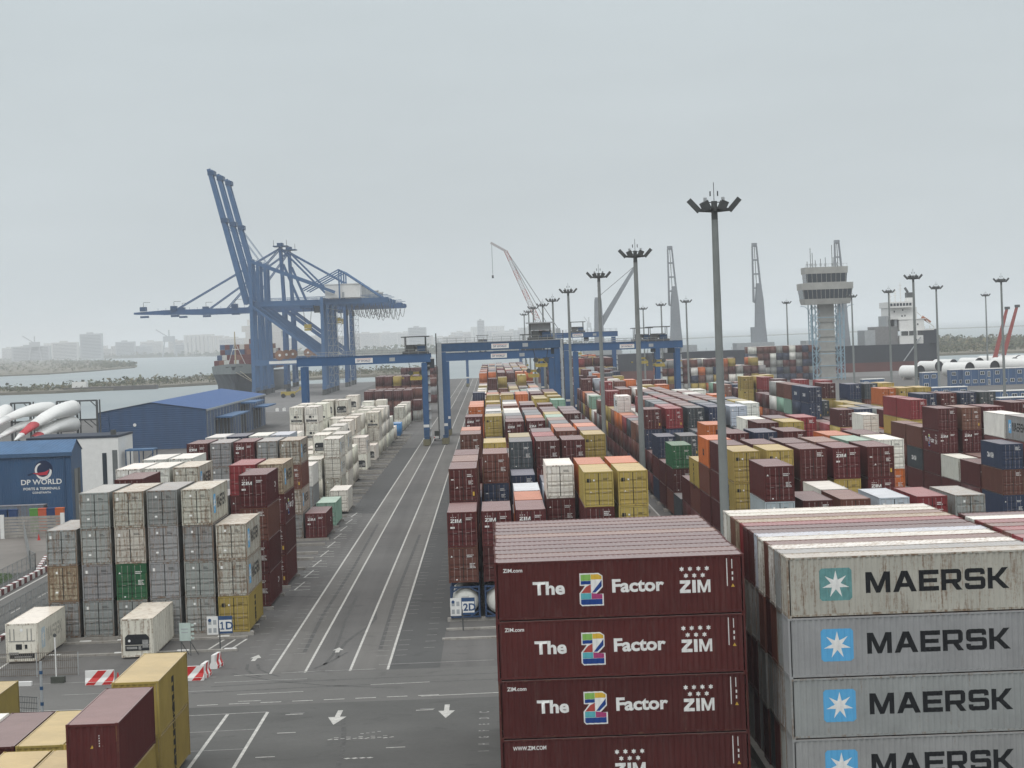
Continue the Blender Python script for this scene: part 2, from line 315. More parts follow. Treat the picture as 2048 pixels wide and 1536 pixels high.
GASK_SHADE = mat('door_gasket_shade', (.025, .024, .022), .8)  # rubber seals; their black also paints the shadow lines round each door
DOOR_BP = [(0.17, 0), (0.3, 0), (.34, 1), (.52, 1), (.56, 0), (.95, 0), (.99, 1), (1.12, 1), (1.16, 0), (1.3, 0), (1.34, 1), (1.47, 1), (1.51, 0), (1.95, 0), (1.99, 1), (2.14, 1), (2.18, 0), (2.62, 0), (2.76, 0)]
def door_mesh(side):
    b = MB(); x0, x1 = (.11, CW / 2 - .012) if side < 0 else (CW / 2 + .012, CW - .11); y = .035
    vs = []; n = len(DOOR_BP)
    for z, k in DOOR_BP:
        for x in (x0, x0 + .06, x1 - .06, x1): vs.append((x, y + (k * .05 if x0 + .01 < x < x1 - .01 else 0), z))
    b.add(vs, [(4 * i + j, 4 * i + j + 1, 4 * i + j + 5, 4 * i + j + 4) for i in range(n - 1) for j in range(3)], P_PAINT)
    for xa, xb in ((x0 - .012, x0 + .02), (x1 - .02, x1 + .012)): b.box(xa, xb, y - .012, y + .01, .16, 2.77, GASK_SHADE)
    b.box(x0 + .02, x1 - .02, y - .012, y + .01, .15, .18, GASK_SHADE); b.box(x0 + .02, x1 - .02, y - .012, y + .01, 2.75, 2.78, GASK_SHADE)
    return b.mesh('container_door')
def rod_mesh(side, which):
    b = MB(); x0 = .11 if side < 0 else CW / 2 + .012; x = x0 + (.36 if which == 0 else .82) if side < 0 else x0 + (.28 if which == 0 else .74)
    b.tube((x, .012, .13), (x, .012, CH - .13), .019, P_ROD, 6)
    for z in (.24, .9, 1.9, 2.66): b.box(x - .04, x + .04, .012, .036, z - .03, z + .03, P_ROD)
    b.box(x, x + .3 if which == 0 else x + .26, -.008, .016, 1.16 + .1 * which, 1.2 + .1 * which, P_ROD)
    return b.mesh('lock_rod')
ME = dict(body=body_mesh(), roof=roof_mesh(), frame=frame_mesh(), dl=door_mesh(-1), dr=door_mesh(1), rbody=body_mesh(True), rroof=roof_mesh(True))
ME['rods'] = {(s, w): rod_mesh(s, w) for s in (-1, 1) for w in (0, 1)}

# printed marks -------------------------------------------------------------
def side_place(which, out=0.004):          # which=+1: wall facing +x, -1: facing -x ; u runs as one reads it
    if which > 0: return lambda u, v, d: (CW - 0.03 - d + out, u, v)
    return lambda u, v, d: (0.03 + d - out, CL - u, v)
def door_place(u, v, d): return (u, 0.026, v)
def bars_bm(x, y, n, w, h, gap, seed):      # rows of tiny stencilled characters
    r = random.Random(seed); out = None; loops = []
    for i in range(n):
        xx = x; yy = y - i * gap
        while xx < x + w * r.uniform(.6, 1):
            cw = r.uniform(.03, .055); loops.append([(xx, yy), (xx + cw, yy), (xx + cw, yy + h), (xx, yy + h)]); xx += cw + .022
    return outline_bm(loops)
DBLUE = mat('square_logo_blue', (0.10, 0.36, 0.62), 0.6, var=.06)
TEAL = mat('faded_logo_teal', (0.12, 0.27, 0.27), 0.7, var=.2, scale=2, dirt=.3)
YEL_T = mat('yellow_mark', (0.55, 0.36, 0.06), 0.6)
def tri_bm(x, y, s): return outline_bm([[(x, y), (x + s, y), (x + s / 2, y + s * .9)]])
MK = {}
MK['door_white'] = merge([(decal(bars_bm(1.58, 2.45, 3, .6, .09, .14, 1), door_place), WHITE_T)], 'marking')
MK['door_white2'] = merge([(decal(bars_bm(1.5, 2.2, 2, .7, .08, .13, 2), door_place), WHITE_T), (decal(bars_bm(1.75, 1.5, 4, .42, .07, .11, 3), door_place), WHITE_T), (decal(rect_bm(.6, .72, .2, .3), door_place), WHITE_T), (decal(tri_bm(.2, 2.1, .17), door_place), WHITE_T)], 'marking')
MK['door_white3'] = merge([(decal(bars_bm(1.6, 2.3, 2, .55, .09, .14, 4), door_place), WHITE_T), (decal(bars_bm(1.7, 1.75, 3, .45, .07, .12, 5), door_place), WHITE_T), (decal(rect_bm(2.05, 2.2, .5, .85), door_place), YEL_T), (decal(tri_bm(.62, 1.2, .17), door_place), WHITE_T), (decal(rect_bm(.2, .42, 1.9, 1.99), door_place), WHITE_T)], 'marking')
zb, zw = block_bm('ZIM', .3); zb2, _ = block_bm('ZIM', .3)
MK['door_zim'] = merge([(decal(shift(zb, .28, 2.02), door_place), WHITE_T), (decal(bars_bm(1.55, 2.35, 2, .65, .08, .13, 6), door_place), WHITE_T), (decal(merge and star_bm(.34, 2.47, .06, 6), door_place), WHITE_T), (decal(star_bm(.52, 2.47, .06, 6), door_place), WHITE_T), (decal(star_bm(.7, 2.47, .06, 6), door_place), WHITE_T), (decal(rect_bm(.25, .6, 1.55, 1.7), door_place), WHITE_T)], 'marking')
MK['door_square'] = merge([(decal(rect_bm(.28, .5, 2.2, 2.44), door_place), WHITE_T), (decal(bars_bm(1.5, 2.4, 2, .6, .06, .1, 8), door_place), BLACK_T)], 'marking')
MK['door_square2'] = merge([(decal(rect_bm(.66, .82, 2.28, 2.46), door_place), WHITE_T), (decal(rect_bm(.6, .8, .72, .86), door_place), WHITE_T), (decal(bars_bm(1.5, 2.38, 2, .5, .06, .1, 9), door_place), BLACK_T)], 'marking')
MK['door_msc'] = merge([(decal(rect_bm(.26, .56, 2.04, 2.34), door_place), BLACK_T), (decal(rect_bm(.78, .9, 2.12, 2.26), door_place), WHITE_T), (decal(bars_bm(1.6, 2.3, 2, .5, .06, .1, 10), door_place), BLACK_T), (decal(tri_bm(.5, 1.2, .13), door_place), WHITE_T)], 'marking')
def maersk_bms(which, logo=DBLUE, u0=1.55, faded=False):
    pl = side_place(which); s = 1.55; v0 = .78; r = .12
    sq = outline_bm([[(u0 + r, v0), (u0 + s - r, v0), (u0 + s, v0 + r), (u0 + s, v0 + s - r), (u0 + s - r, v0 + s), (u0 + r, v0 + s), (u0, v0 + s - r), (u0, v0 + r)]])
    st = star_bm(u0 + s / 2, v0 + s / 2, .66, 7, .36); tx, w = block_bm('MAERSK', 1.0, 1.25)
    for v in tx.verts: v.co.x *= 6.85 / w
    pl2 = side_place(which, .007)
    return [(decal(sq, pl, SIDE_BP), logo), (decal(st, pl2, SIDE_BP), WHITE_T), (decal(shift(tx, u0 + 2.2, 1.08), pl, SIDE_BP), BLACK_T)]
MK['maersk_l'] = merge(maersk_bms(-1), 'marking'); MK['maersk_r'] = merge(maersk_bms(1), 'marking'); MK['maersk_l_faded'] = merge(maersk_bms(-1, TEAL), 'marking')
def vert_text(s, which, u, v, h):           # lettering turned on its side, reading downwards
    bm = text_bm(s, h, .045, .95)
    for p in bm.verts: p.co = Vector((u + p.co.y, v - p.co.x, 0))
    return [(decal(bm, side_place(which), SIDE_BP), BLACK_T)]
MK['msc_r'] = merge(vert_text('msc', 1, 5.3, 2.4, 1.05), 'marking'); MK['msc_l'] = merge(vert_text('msc', -1, 5.3, 2.4, 1.05), 'marking')
def end_place(u, v, d): return (CW - u, CL - .03 + .004 - d, v)
MK['end_marks'] = merge([(decal(rect_bm(1.86, 1.9, .9, 2.6), end_place, END_BP), WHITE_T), (decal(bars_bm(1.5, 2.3, 5, .2, .07, .12, 31), end_place, END_BP), WHITE_T), (decal(tri_bm(1.1, 1.75, .17), end_place, END_BP), YEL_T)], 'marking')
def cma(which):
    pl = side_place(which); return merge([(decal(shift(text_bm('CMA CGM', .62, .03), 3.6, 1.1), pl, SIDE_BP), WHITE_T)], 'marking')
MK['cma_l'] = cma(-1)
MK['tex_l'] = merge([(decal(shift(text_bm('tex', .9, .03), 5.2, 1.0), side_place(-1), SIDE_BP), BLACK_T)], 'marking')
Z_YEL = mat('emblem_yellow', (.62, .40, .05)); Z_GRN = mat('emblem_green', (.22, .42, .10)); Z_BLU = mat('emblem_blue', (.012, .05, .22)); Z_RED = mat('emblem_red', (.36, .06, .05)); Z_TEA = mat('emblem_turquoise', (.10, .38, .42)); Z_MAG = mat('emblem_magenta', (.35, .05, .16))
def zim_side(which, factor=True, dark=False):
    pl = side_place(which); pl2 = side_place(which, .009); out = []
    A = lambda bm, m=WHITE_T, p=pl: out.append((decal(bm, p, SIDE_BP), m))
    if factor:
        A(shift(text_bm('ZIM.com', .19, .02), .42, 2.38)); A(shift(text_bm('The', .66, .035, 1.12), 1.85, 1.22)); A(shift(text_bm('Factor', .66, .035, 1.12), 5.72, 1.22))
        ox, oy = 4.12, .62; k = .125                      # the multicoloured emblem letter: white rim, then patches
        zo = [(0, .9), (.9, 0), (9.4, 0), (9.4, 4.6), (6.6, 4.6), (9.2, 7.2), (9.2, 11.6), (7.6, 12.8), (.2, 12.8), (.2, 8.0), (2.2, 7.9), (0, 5.0)]
        A(outline_bm([[(ox + x * k, oy + y * k) for x, y in zo]]))
        def q(pts, m): A(outline_bm([[(ox + x * k, oy + y * k) for x, y in pts]]), m, pl2)
        q([(.5, .9), (1, .5), (8.9, .5), (8.9, 2.6), (.5, 2.6)], Z_BLU); q([(.5, 2.7), (4.6, 2.7), (4.6, 5.0), (.5, 5.0)], Z_TEA); q([(4.7, 2.7), (8.9, 2.7), (8.9, 4.4), (4.7, 5.0)], Z_MAG)
        q([(.6, 5.1), (4.5, 5.1), (4.5, 8.4), (2.8, 7.6)], Z_RED); q([(.6, 8.4), (4.5, 8.5), (4.5, 9.8), (.6, 9.8)], Z_BLU); q([(.6, 9.9), (4.5, 9.9), (4.5, 12.3), (.6, 12.3)], Z_GRN); q([(4.6, 10.3), (8.8, 10.3), (8.8, 11.5), (7.5, 12.3), (4.6, 12.3)], Z_YEL)
        q([(4.9, 5.2), (6.3, 5.2), (8.8, 7.6), (8.8, 10.0)], Z_BLU)
        zx, zy = 9.02, 1.08
    else:
        A(shift(text_bm('WWW.ZIM.COM', .2, .02, .8), .6, 2.36)); zx, zy = 5.55, .95
    t, w = block_bm('ZIM', .62)
    for v in t.verts: v.co.x *= 1.5 / w
    A(shift(t, zx, zy))
    for i in range(4): A(star_bm(zx + .12 + i * .41, zy + 1.17, .13, 6, .58))
    for i in range(3): A(star_bm(zx + .32 + i * .41, zy + .84, .13, 6, .58))
    A(rect_bm(11.33, 11.37, 1.35, 2.7)); A(rect_bm(11.58, 11.62, 2.2, 2.65)); A(rect_bm(11.58, 11.65, 1.9, 2.05)); A(rect_bm(11.58, 11.64, 1.62, 1.78)); A(tri_bm(11.53, 1.3, .18), YEL_T)
    return merge(out, 'marking')
MK['zim_factor'] = zim_side(-1); MK['zim_plain'] = zim_side(-1, False); MK['zim_factor_r'] = zim_side(1)
MK['zim_small_r'] = merge([(decal(shift(text_bm('ZIM', .5, .03), 8.6, 1.3), side_place(1), SIDE_BP), WHITE_T), (decal(rect_bm(9.0, 9.15, .8, 1.15), side_place(1), SIDE_BP), WHITE_T)], 'marking')
DARKM = mat('reefer_machinery_dark', (.02, .022, .025), .6, var=.3, scale=8); GREYM = mat('reefer_machinery_grey', (.25, .25, .24), .6, var=.3, scale=5, dirt=.2)
def reefer_unit(v):
    b = MB(); y = -.012; b.box(.12, CW - .12, .02, .05, .15, CH - .14, P_PAINT)
    if v == 0:
        b.box(.2, .95, y, .02, .55, .75, GREYM); b.box(.75, 1.2, y, .02, .95, 1.35, DARKM); b.box(1.42, 1.6, y, .02, 1.0, 1.3, DARKM); b.box(.25, 2.15, y + .004, .018, .28, .62, DARKM); b.box(.6, 1.9, y - .004, .008, .34, .44, GREYM)
        b.box(.2, 2.2, y, .02, 1.55, 1.6, GREYM); b.tube((1.2, .0, 2.4), (1.2, .02, 2.4), .12, WHITE_T, 12)
        for x in (.3, .6, 1.6, 1.9): b.box(x, x + .06, y, .02, 1.62, 2.5, GREYM)
    else:
        b.loft([[(.3, yy, .95), (2.1, yy, .95), (2.1, yy, 1.5), (1.9, yy, 1.72), (.5, yy, 1.72), (.3, yy, 1.5)] for yy in (y, .018)], DARKM)
        b.box(.3, 2.1, y, .02, .5, .88, DARKM); b.box(.4, 1.2, y - .01, 0, .62, .8, GREYM); b.box(1.6, 2.05, y - .01, 0, .7, 1.3, GREYM); b.tube((.62, y - .01, 1.25), (.62, .0, 1.25), .1, WHITE_T, 10); b.box(1.3, 1.5, y - .01, 0, .56, .84, GREYM)
    return b.mesh('refrigeration_unit')
ME['ru'] = [reefer_unit(0), reefer_unit(1)]

# palette: code -> (linear base colour, rust, word)
PAL = {'m': ((.072, .0155, .0145), .10, 'maroon'), 'z': ((.082, .014, .015), .10, 'maroon ZIM-lettered'), 'b': ((.115, .042, .03), .2, 'reddish brown'), 'o': ((.44, .12, .03), .10, 'orange'),
       'k': ((.17, .08, .055), .2, 'tan brown'), 'y': ((.335, .25, .068), .12, 'mustard yellow'), 'g': ((.245, .255, .25), .36, 'grey'), 'w': ((.62, .62, .57), .2, 'white'), 'W': ((.42, .41, .36), .50, 'rust-stained pale grey'),
       'n': ((.022, .034, .068), .1, 'navy blue'), 's': ((.048, .06, .068), .15, 'slate grey'), 'G': ((.022, .105, .045), .1, 'green'), 'c': ((.2, .026, .03), .12, 'bright red'), 'p': ((.22, .36, .28), .2, 'pale green'),
       'l': ((.40, .45, .50), .2, 'light blue-grey'), 'r': ((.34, .31, .23), .62, 'heavily rusted beige'), 'R': ((.64, .62, .54), .36, 'cream white refrigerated'), 'B': ((.045, .24, .55), .05, 'bright blue')}
RANDC = 'mmmmmmmmmzbbooykyyggwnnsscpl'
ORD = ['first', 'second', 'third', 'fourth', 'fifth', 'sixth', 'seventh', 'eighth', 'ninth', 'tenth', 'eleventh', 'twelfth', 'thirteenth', 'fourteenth', 'fifteenth', 'sixteenth', 'seventeenth', 'eighteenth', 'nineteenth', 'twentieth',
       'twenty-first', 'twenty-second', 'twenty-third', 'twenty-fourth', 'twenty-fifth', 'twenty-sixth', 'twenty-seventh', 'twenty-eighth', 'twenty-ninth', 'thirtieth']
def ordn(i): return ORD[i] if i < len(ORD) else 'row-%d' % (i + 1)

CONT = []   # dict(x,y,z,code,rot,tier,n,col,row,block,mark)
def stack(x, y, codes, block, col, row, z0=0.3, rot=0, marks=None):
    n = len(codes); jr = random.Random(int(abs(x) * 100) * 7919 + int(y * 10)); x += jr.uniform(-.05, .05); y += jr.uniform(-.16, .16) if rot == 0 else jr.uniform(-.012, .012)
    for i, ch in enumerate(codes):
        if ch == 'T': continue
        CONT.append(dict(x=x + jr.uniform(-.015, .015), y=y + (jr.uniform(-.03, .03) if rot == 0 else 0), z=z0 + i * CH, code=ch, rot=rot, tier=i, n=n, col=col, row=row, block=block, mark=(marks or {}).get(i), seed=len(CONT)))
def rc(r): return r.choice(RANDC)
def fill(r, n, s):      # s = explicit top codes; pad below at random
    while len(s) < n: s = rc(r) + s
    return s

# --- middle block: x columns, y rows; explicit top codes from the photograph, others random
r1 = random.Random(11)
MID = {0: {0: 'Tbz', 1: 'mmmm', 2: 'mbmk', 3: 'mmmm', 4: 'mb', 5: 'mn', 6: 'mb', 7: 'mbmb', 8: 'mmoo', 9: 'my', 10: 'mm', 11: 'mb', 12: 'mymz', 13: 'mm', 14: 'mn', 15: 'mo', 16: 'mboo', 17: 'mmbo', 18: 'mbmo', 19: 'mm', 20: 'yb', 21: 'ym', 22: 'mm', 23: 'mb', 24: 'mbmn', 25: 'mb', 26: 'my'},
       1: {0: 'Tmz', 1: 'mm', 2: 'nm', 3: 'mmnb', 4: 'mmy', 5: 'mbmy', 6: 'mm', 7: 'mb', 8: 'mn', 9: 'ym', 10: 'mb', 11: 'mbs', 12: 'mbmy', 13: 'mms', 14: 'mmsw', 15: 'mmbs', 16: 'mmbm', 17: 'bmm', 18: 'mmmy', 19: 'mby', 20: 'mmk', 21: 'mmy', 22: 'mbyy', 23: 'mmyo', 24: 'mbk'},
       2: {0: 'mbz', 1: 'mmo', 2: 'mbl', 3: 'mm', 4: 'mmn', 5: 'mnss', 6: 'mmby', 7: 'mmb', 8: 'mbs', 9: 'mm', 10: 'mmbz', 11: 'mmmm', 12: 'mmbs', 13: 'mmbw', 14: 'mmbw', 15: 'mms', 16: 'mmbk', 17: 'mmbw', 18: 'mmbs', 19: 'mbm', 20: 'mms', 21: 'mby', 22: 'mmyy', 23: 'mbyk', 24: 'mbb'},
       3: {0: 'mm', 1: 'mbmw', 2: 'mml', 3: 'mbn', 4: 'mm', 5: 'mbmm', 6: 'mmmc', 7: 'mmbm', 8: 'mms', 9: 'mb', 10: 'mmbz', 11: 'mmbo', 12: 'mmbs', 13: 'mmbs', 14: 'mmbm', 15: 'mmm', 16: 'mmbm', 17: 'mmbk', 18: 'mmb', 19: 'mmy', 20: 'mmm', 21: 'mmb', 22: 'mmoo', 23: 'mmoo', 24: 'mmb'},
       4: {0: 'mbmy', 1: 'mbmo', 2: 'mm', 3: 'mb', 4: 'nm', 5: 'mmmm', 6: 'mms', 7: 'mbob', 8: 'mmso', 9: 'mbss', 10: 'mmbk', 11: 'mmbp', 12: 'mmby', 13: 'mmmm', 14: 'mmbm', 15: 'mmb', 16: 'mmmb', 17: 'mmm', 18: 'mmb', 19: 'mmyy', 20: 'mmyy', 21: 'mmb', 22: 'mmbm', 23: 'mmmm', 24: 'mmmw', 25: 'mmml'},
       5: {0: 'mbyy', 1: 'mbmo', 2: 'mm', 3: 'mb', 4: 'mm', 5: 'mm', 6: 'mbmy', 7: 'mbmm', 8: 'mbmo', 9: 'mbmm', 10: 'mm', 11: 'mb', 12: 'mmmm', 13: 'mmmm', 14: 'mmmm', 15: 'mmm', 16: 'mm', 17: 'mmp', 18: 'mmyp', 19: 'mmy', 20: 'mmyy', 21: 'mmb', 22: 'mmyy', 23: 'mmym', 24: 'mmym', 25: 'mmm'}}
for c in range(6):
    for k in range(0, 68):
        s = MID[c].get(k)
        if s is None:
            n = r1.choice([2, 3, 3]) if k < 45 else r1.choice([3, 4, 4])
            if k in (26, 27, 28): n = 1
            s = fill(r1, n, '')
            if c == 0 and k in (38, 42): s = 'mbw'
            if 28 < k < 45 and (c, k) in ((1, 37), (2, 38), (4, 41), (3, 44), (4, 40)): s = {(1, 37): 'mbbm', (2, 38): 'mbyy', (4, 41): 'mbyy', (3, 44): 'mbbm', (4, 40): 'mbby'}[(c, k)]
        stack(-4.1 + 2.82 * c, 206.5 + 12.75 * k, s, 'middle block', c, k)
# --- right block
r2 = random.Random(5)
RB = {0: {0: 'mglm', 1: 'mm', 2: 'mbyy', 3: 'mmmm', 4: 'mmbo', 5: 'mby', 6: 'mm', 7: 's', 8: 'bmG', 9: 'mm', 10: 'nmn', 11: 'mm', 12: 'mmnm', 13: 'mbk', 14: 'mbk', 15: 'nms', 16: 'mmc', 17: 'mbo', 18: 'mmow', 19: 'mmk', 20: 'mmy', 21: 'myyc', 22: 'mbb', 23: 'mm', 24: 'mgb'},
      1: {0: 'mmm', 1: 'mw', 2: 'mbyy', 3: 'mmbm', 4: 'mm', 5: 'mmbm', 6: 'mmb', 7: 'mbyo', 8: 'mb', 9: 'mm', 10: 'nms', 11: 'mb', 12: 'mmnc', 13: 'mmmc', 14: 'mmbs', 15: 'mmss', 16: 'mmmb', 17: 'mmwc', 18: 'mmw', 19: 'mmw', 20: 'mmm', 21: 'mmc', 22: 'mmbb', 23: 'mmbm'},
      2: {0: 'mmb', 1: 'mmw', 2: 'mbmm', 3: 'mmmm', 4: 'mm', 5: 'mmnn', 6: 'mb', 7: 'mmk', 8: 'mmm', 9: 'mw', 10: 'mbm', 11: 'mms', 12: 'mmss', 13: 'mmbb', 14: 'mmmm', 15: 'mmmb', 16: 'mmmm', 17: 'mmbc', 18: 'mmmb', 19: 'mmss', 20: 'mmmm', 21: 'mmmk', 22: 'mmmw', 23: 'mmbb'},
      3: {0: 'mml', 1: 'my', 2: 'mbyz', 3: 'mmbk', 4: 'mbo', 5: 'mmbm', 6: 'mn', 7: 'mmbm', 8: 'mmbw', 9: 'mml', 10: 'mm', 11: 'mmb', 12: 'mmsn', 13: 'mmsn', 14: 'mmss', 15: 'mmbk', 16: 'mmbm', 17: 'mmmb', 18: 'mmbb', 19: 'mmsb', 20: 'mmkk', 21: 'mmmm', 22: 'mmmb'},
      4: {0: 'mmc', 1: 'mm', 2: 'mbzm', 3: 'mmbp', 4: 'mmoo', 5: 'mmb', 6: 'mb', 7: 'mbmy', 8: 'mmbm', 9: 'mb', 10: 'my', 11: 'mbs', 12: 'mmsl', 13: 'mmys', 14: 'mmss', 15: 'mmbb', 16: 'mmbb', 17: 'mmsm', 18: 'mmbw', 19: 'mmbb', 20: 'mmmw'},
      5: {0: 'mgg', 1: 'mw', 2: 'mm', 3: 'mmow', 4: 'mmbm', 5: 'mmm', 6: 'mw', 7: 'mmm', 8: 'mmbc', 9: 'mmm', 10: 'mmo', 11: 'mm', 12: 'mmm', 13: 'mmgw', 14: 'mmyy', 15: 'mmnn', 16: 'mmm', 17: 'mmoo', 18: 'mmw', 19: 'mmb', 20: 'mmww'}}
for c in range(6):
    for k in range(0, 62):
        s = RB[c].get(k)
        if s is None:
            n = r2.choice([3, 3, 4]) if k < 34 else r2.choice([3, 4, 4, 5]) if k > 46 else r2.choice([2, 3, 3, 4])
            s = fill(r2, n, '')
            if k in (25, 26, 40, 41): s = s[:2]
        mk = {}
        if c == 0 and s[-1] == 'w': mk = {len(s) - 1: 'maersk_l'}
        if (c, k) == (0, 4): mk = {3: 'tex_l'}
        if c == 0 and k in (5, 2): mk = {2: 'msc_l'}
        stack(21.8 + 3.1 * c, 205.0 + 13.3 * k, s, 'right block', c, k, marks=mk)
# --- far right block
r3 = random.Random(21)
FR = {(0, 6): 'nbn', (1, 6): 'mmmg', (1, 7): 'mmmw', (0, 9): 'mmzm', (1, 9): 'bmzk', (2, 9): 'mmmz', (0, 10): 'msb', (0, 11): 'mbb', (0, 12): 'bm', (0, 7): 'mm', (0, 8): 'mw', (1, 8): 'mb', (1, 12): 'mmyc', (1, 13): 'mmyc', (4, 10): 'mmmm', (5, 10): 'mmmm', (3, 14): 'mmnn', (4, 14): 'mmbm', (5, 14): 'mmnn', (6, 14): 'mmns',
      (1, 16): 'mbn', (1, 17): 'mby', (0, 19): 'nnnn', (0, 20): 'nnnn', (0, 21): 'mmpb', (0, 22): 'mmpb', (0, 23): 'mmwg', (2, 18): 'mby', (2, 17): 'nms', (3, 17): 'mmyo', (4, 17): 'mmby', (5, 17): 'mmyy', (2, 21): 'mmym', (3, 20): 'mmsn', (5, 20): 'mmyy', (4, 20): 'mmbs', (0, 24): 'mbm', (0, 25): 'mom', (2, 29): 'mmyy', (1, 25): 'mmbm', (3, 23): 'mmbc', (2, 24): 'mmbc', (1, 27): 'mmmc', (0, 28): 'mmyy', (1, 28): 'mmyy'}
for c in range(10):
    for k in range(6, 36):
        s = FR.get((c, k))
        if s is None:
            n = r3.choice([2, 2, 3]) if k < 14 else r3.choice([2, 3, 3]) if k < 24 else r3.choice([1, 2, 3]) if c < 4 else r3.choice([1, 1, 2])
            if (c > 6 and k > 16) or (c >= 3 and k >= 16): continue
            s = fill(r3, n, '')
        mk = {}
        if c == 0 and k == 6: mk = {2: 'cma_l'}
        if c == 1 and k == 6: mk = {3: 'maersk_l'}
        if (c, k) == (0, 9): mk = {2: 'zim_factor'}
        if (c, k) == (0, 10): mk = {1: 'cma_l'}
        if (c, k) == (1, 16): mk = {2: 'cma_l'}
        if (c, k) in ((0, 19), (0, 20)): mk = {3: 'cma_l'}
        if (c, k) == (0, 23): mk = {3: 'maersk_l', 2: 'maersk_l'}
        if (c, k) in ((1, 17), (0, 28), (2, 29)): mk = {len(s) - 1: 'msc_l'}
        stack(57.2 + 3.05 * c, 205.0 + 13.3 * k, s, 'far right block', c, k, marks=mk)
# --- stacks on the quay under the control tower
r4 = random.Random(3)
for c in range(10):
    for k in range(2): stack(108 + 2.7 * c, 1052 + 13 * k, ''.join(r4.choice('mmbnnsgwb') for _ in range(5)), 'quay stack', c, k)
for c in range(14):
    for k in range(3): stack(62 + 2.8 * c, 930 + 14 * k, ''.join(r4.choice('mmbnoygwb') for _ in range(r4.choice([3, 4]))), 'back stack', c, k)
# --- left block (rows have walkways between them)
LX = [-36.2, -33.5, -30.75, -28.05, -25.3, -22.6]
LB = [(0, 0, 'grg'), (1, 0, 'gggg'), (2, 0, 'gGWW'), (3, 0, 'gggg'), (4, 0, 'gggW'), (5, 0, 'yWW'), (0, 1, 'gg'), (1, 1, 'ggwm'), (2, 1, 'gg'), (3, 1, 'gw'), (4, 1, 'gw'), (5, 1, 'mmbz'),
      (0, 2, 'gggw'), (1, 2, 'ggWw'), (2, 2, 'gggW'), (3, 2, 'ggg'), (4, 2, 'mmmc'), (5, 2, 'mmzr'), (0, 3, 'ggww'), (1, 3, 'gggw'), (2, 3, 'ggg'), (3, 3, 'gg'), (4, 3, 'g'), (0, 4, 'gg'), (1, 4, 'gg'), (2, 4, 'gg'), (3, 4, 'gg'),
      (0, 5, 'mmmz'), (1, 5, 'gggg'), (2, 5, 'mmmz'), (3, 5, 'gggg'), (4, 5, 'gWbW'), (5, 5, 'z'), (0, 6, 'gggw'), (1, 6, 'ggln'), (2, 6, 'gggw'), (3, 6, 'ggwl'), (5, 6, 'p')]
for c, r_, s in LB:
    mk = {}
    if (c, r_) == (5, 0): mk = {0: 'msc_r', 1: 'maersk_r', 2: 'maersk_r'}
    if (c, r_) == (4, 0): mk = {3: 'maersk_r'}
    if (c, r_) in ((2, 2),): mk = {3: 'maersk_r'}
    if (c, r_) == (5, 1): mk = {3: 'zim_small_r', 0: 'zim_small_r'}
    if (c, r_) == (5, 2): mk = {3: 'maersk_r', 2: 'zim_factor_r'}
    if (c, r_) == (4, 5): mk = {3: 'maersk_r', 1: 'maersk_r'}
    if (c, r_) == (5, 5): mk = {0: 'zim_small_r'}
    stack(LX[c], 202.5 + 18.9 * r_, s, 'left block', c, r_, marks=mk)
for c, y, s, rr in ((5, 341, 'R', 7), (4, 372.5, 'WRR', 8), (4, 391.5, 'RRR', 9), (3, 389, 'RRR', 9), (3, 371, 'RR', 8), (4, 449, 'RR', 11), (4, 484, 'R', 12), (4, 501, 'RRR', 13), (4, 522, 'RRR', 14), (4, 542, 'RRR', 15), (0, 448, 'RRRR', 11), (1, 448, 'RRRR', 11), (1, 468, 'RRRR', 12),
                (1, 491, 'RRRR', 13), (2, 491, 'RRRR', 13), (2, 452, 'RR', 11), (2, 527, 'RRRR', 14), (2, 508, 'RRR', 13), (3, 520, 'RRR', 14), (3, 452, 'RRR', 11), (0, 400, 'RRR', 9), (1, 400, 'RRR', 9), (2, 410, 'RR', 10), (0, 353, 'ggw', 8), (1, 353, 'ggw', 8), (2, 353, 'ggw', 8), (3, 353, 'gw', 8), (2, 391, 'RR', 9), (3, 410, 'RRR', 10), (4, 410, 'RR', 10), (3, 430, 'RRR', 10), (2, 430, 'RR', 10), (2, 471, 'RRR', 12), (3, 471, 'RRR', 12), (3, 489, 'RRR', 13), (0, 468, 'RRRR', 12), (3, 539, 'RRR', 15), (2, 546, 'RRR', 15), (3, 560, 'RR', 16), (4, 561, 'RR', 16), (2, 566, 'RR', 16), (0, 491, 'RRR', 13), (4, 580, 'R', 17), (3, 580, 'RR', 17), (4, 640, 'RR', 20), (4, 662, 'RR', 21), (4, 686, 'RR', 22), (3, 600, 'RRR', 18), (2, 590, 'RRR', 17), (1, 560, 'RR', 16), (0, 520, 'mR', 14)):
    stack(LX[c], y, s, 'left block', c, rr, marks=({i: 'maersk_r' for i in range(len(s)) if (c, i) != (4, 0)} if c == 4 and y < 460 else None))
for c in range(6):
    stack(LX[c], 708, 'mbm' if c < 5 else 'gm', 'left block', c, 24)
    stack(LX[c], 730, 'mbb', 'left block', c, 25); stack(LX[c], 780, 'mmbm' if c != 2 else 'mmby', 'left block', c, 27); stack(LX[c], 800, 'mmbm', 'left block', c, 28)
    stack(LX[c], 900, 'mgb', 'left block', c, 32); stack(LX[c], 1000, 'mgbm', 'left block', c, 36)
stack(-24.9, 604, 'B', 'left block', 4, 18)
stack(-37.3, 189.3, 'R', 'front reefers', 0, 0, z0=.1, marks={0: 'maersk_r'}); stack(-28.7, 189.9, 'R', 'front reefers', 1, 0, z0=.1)
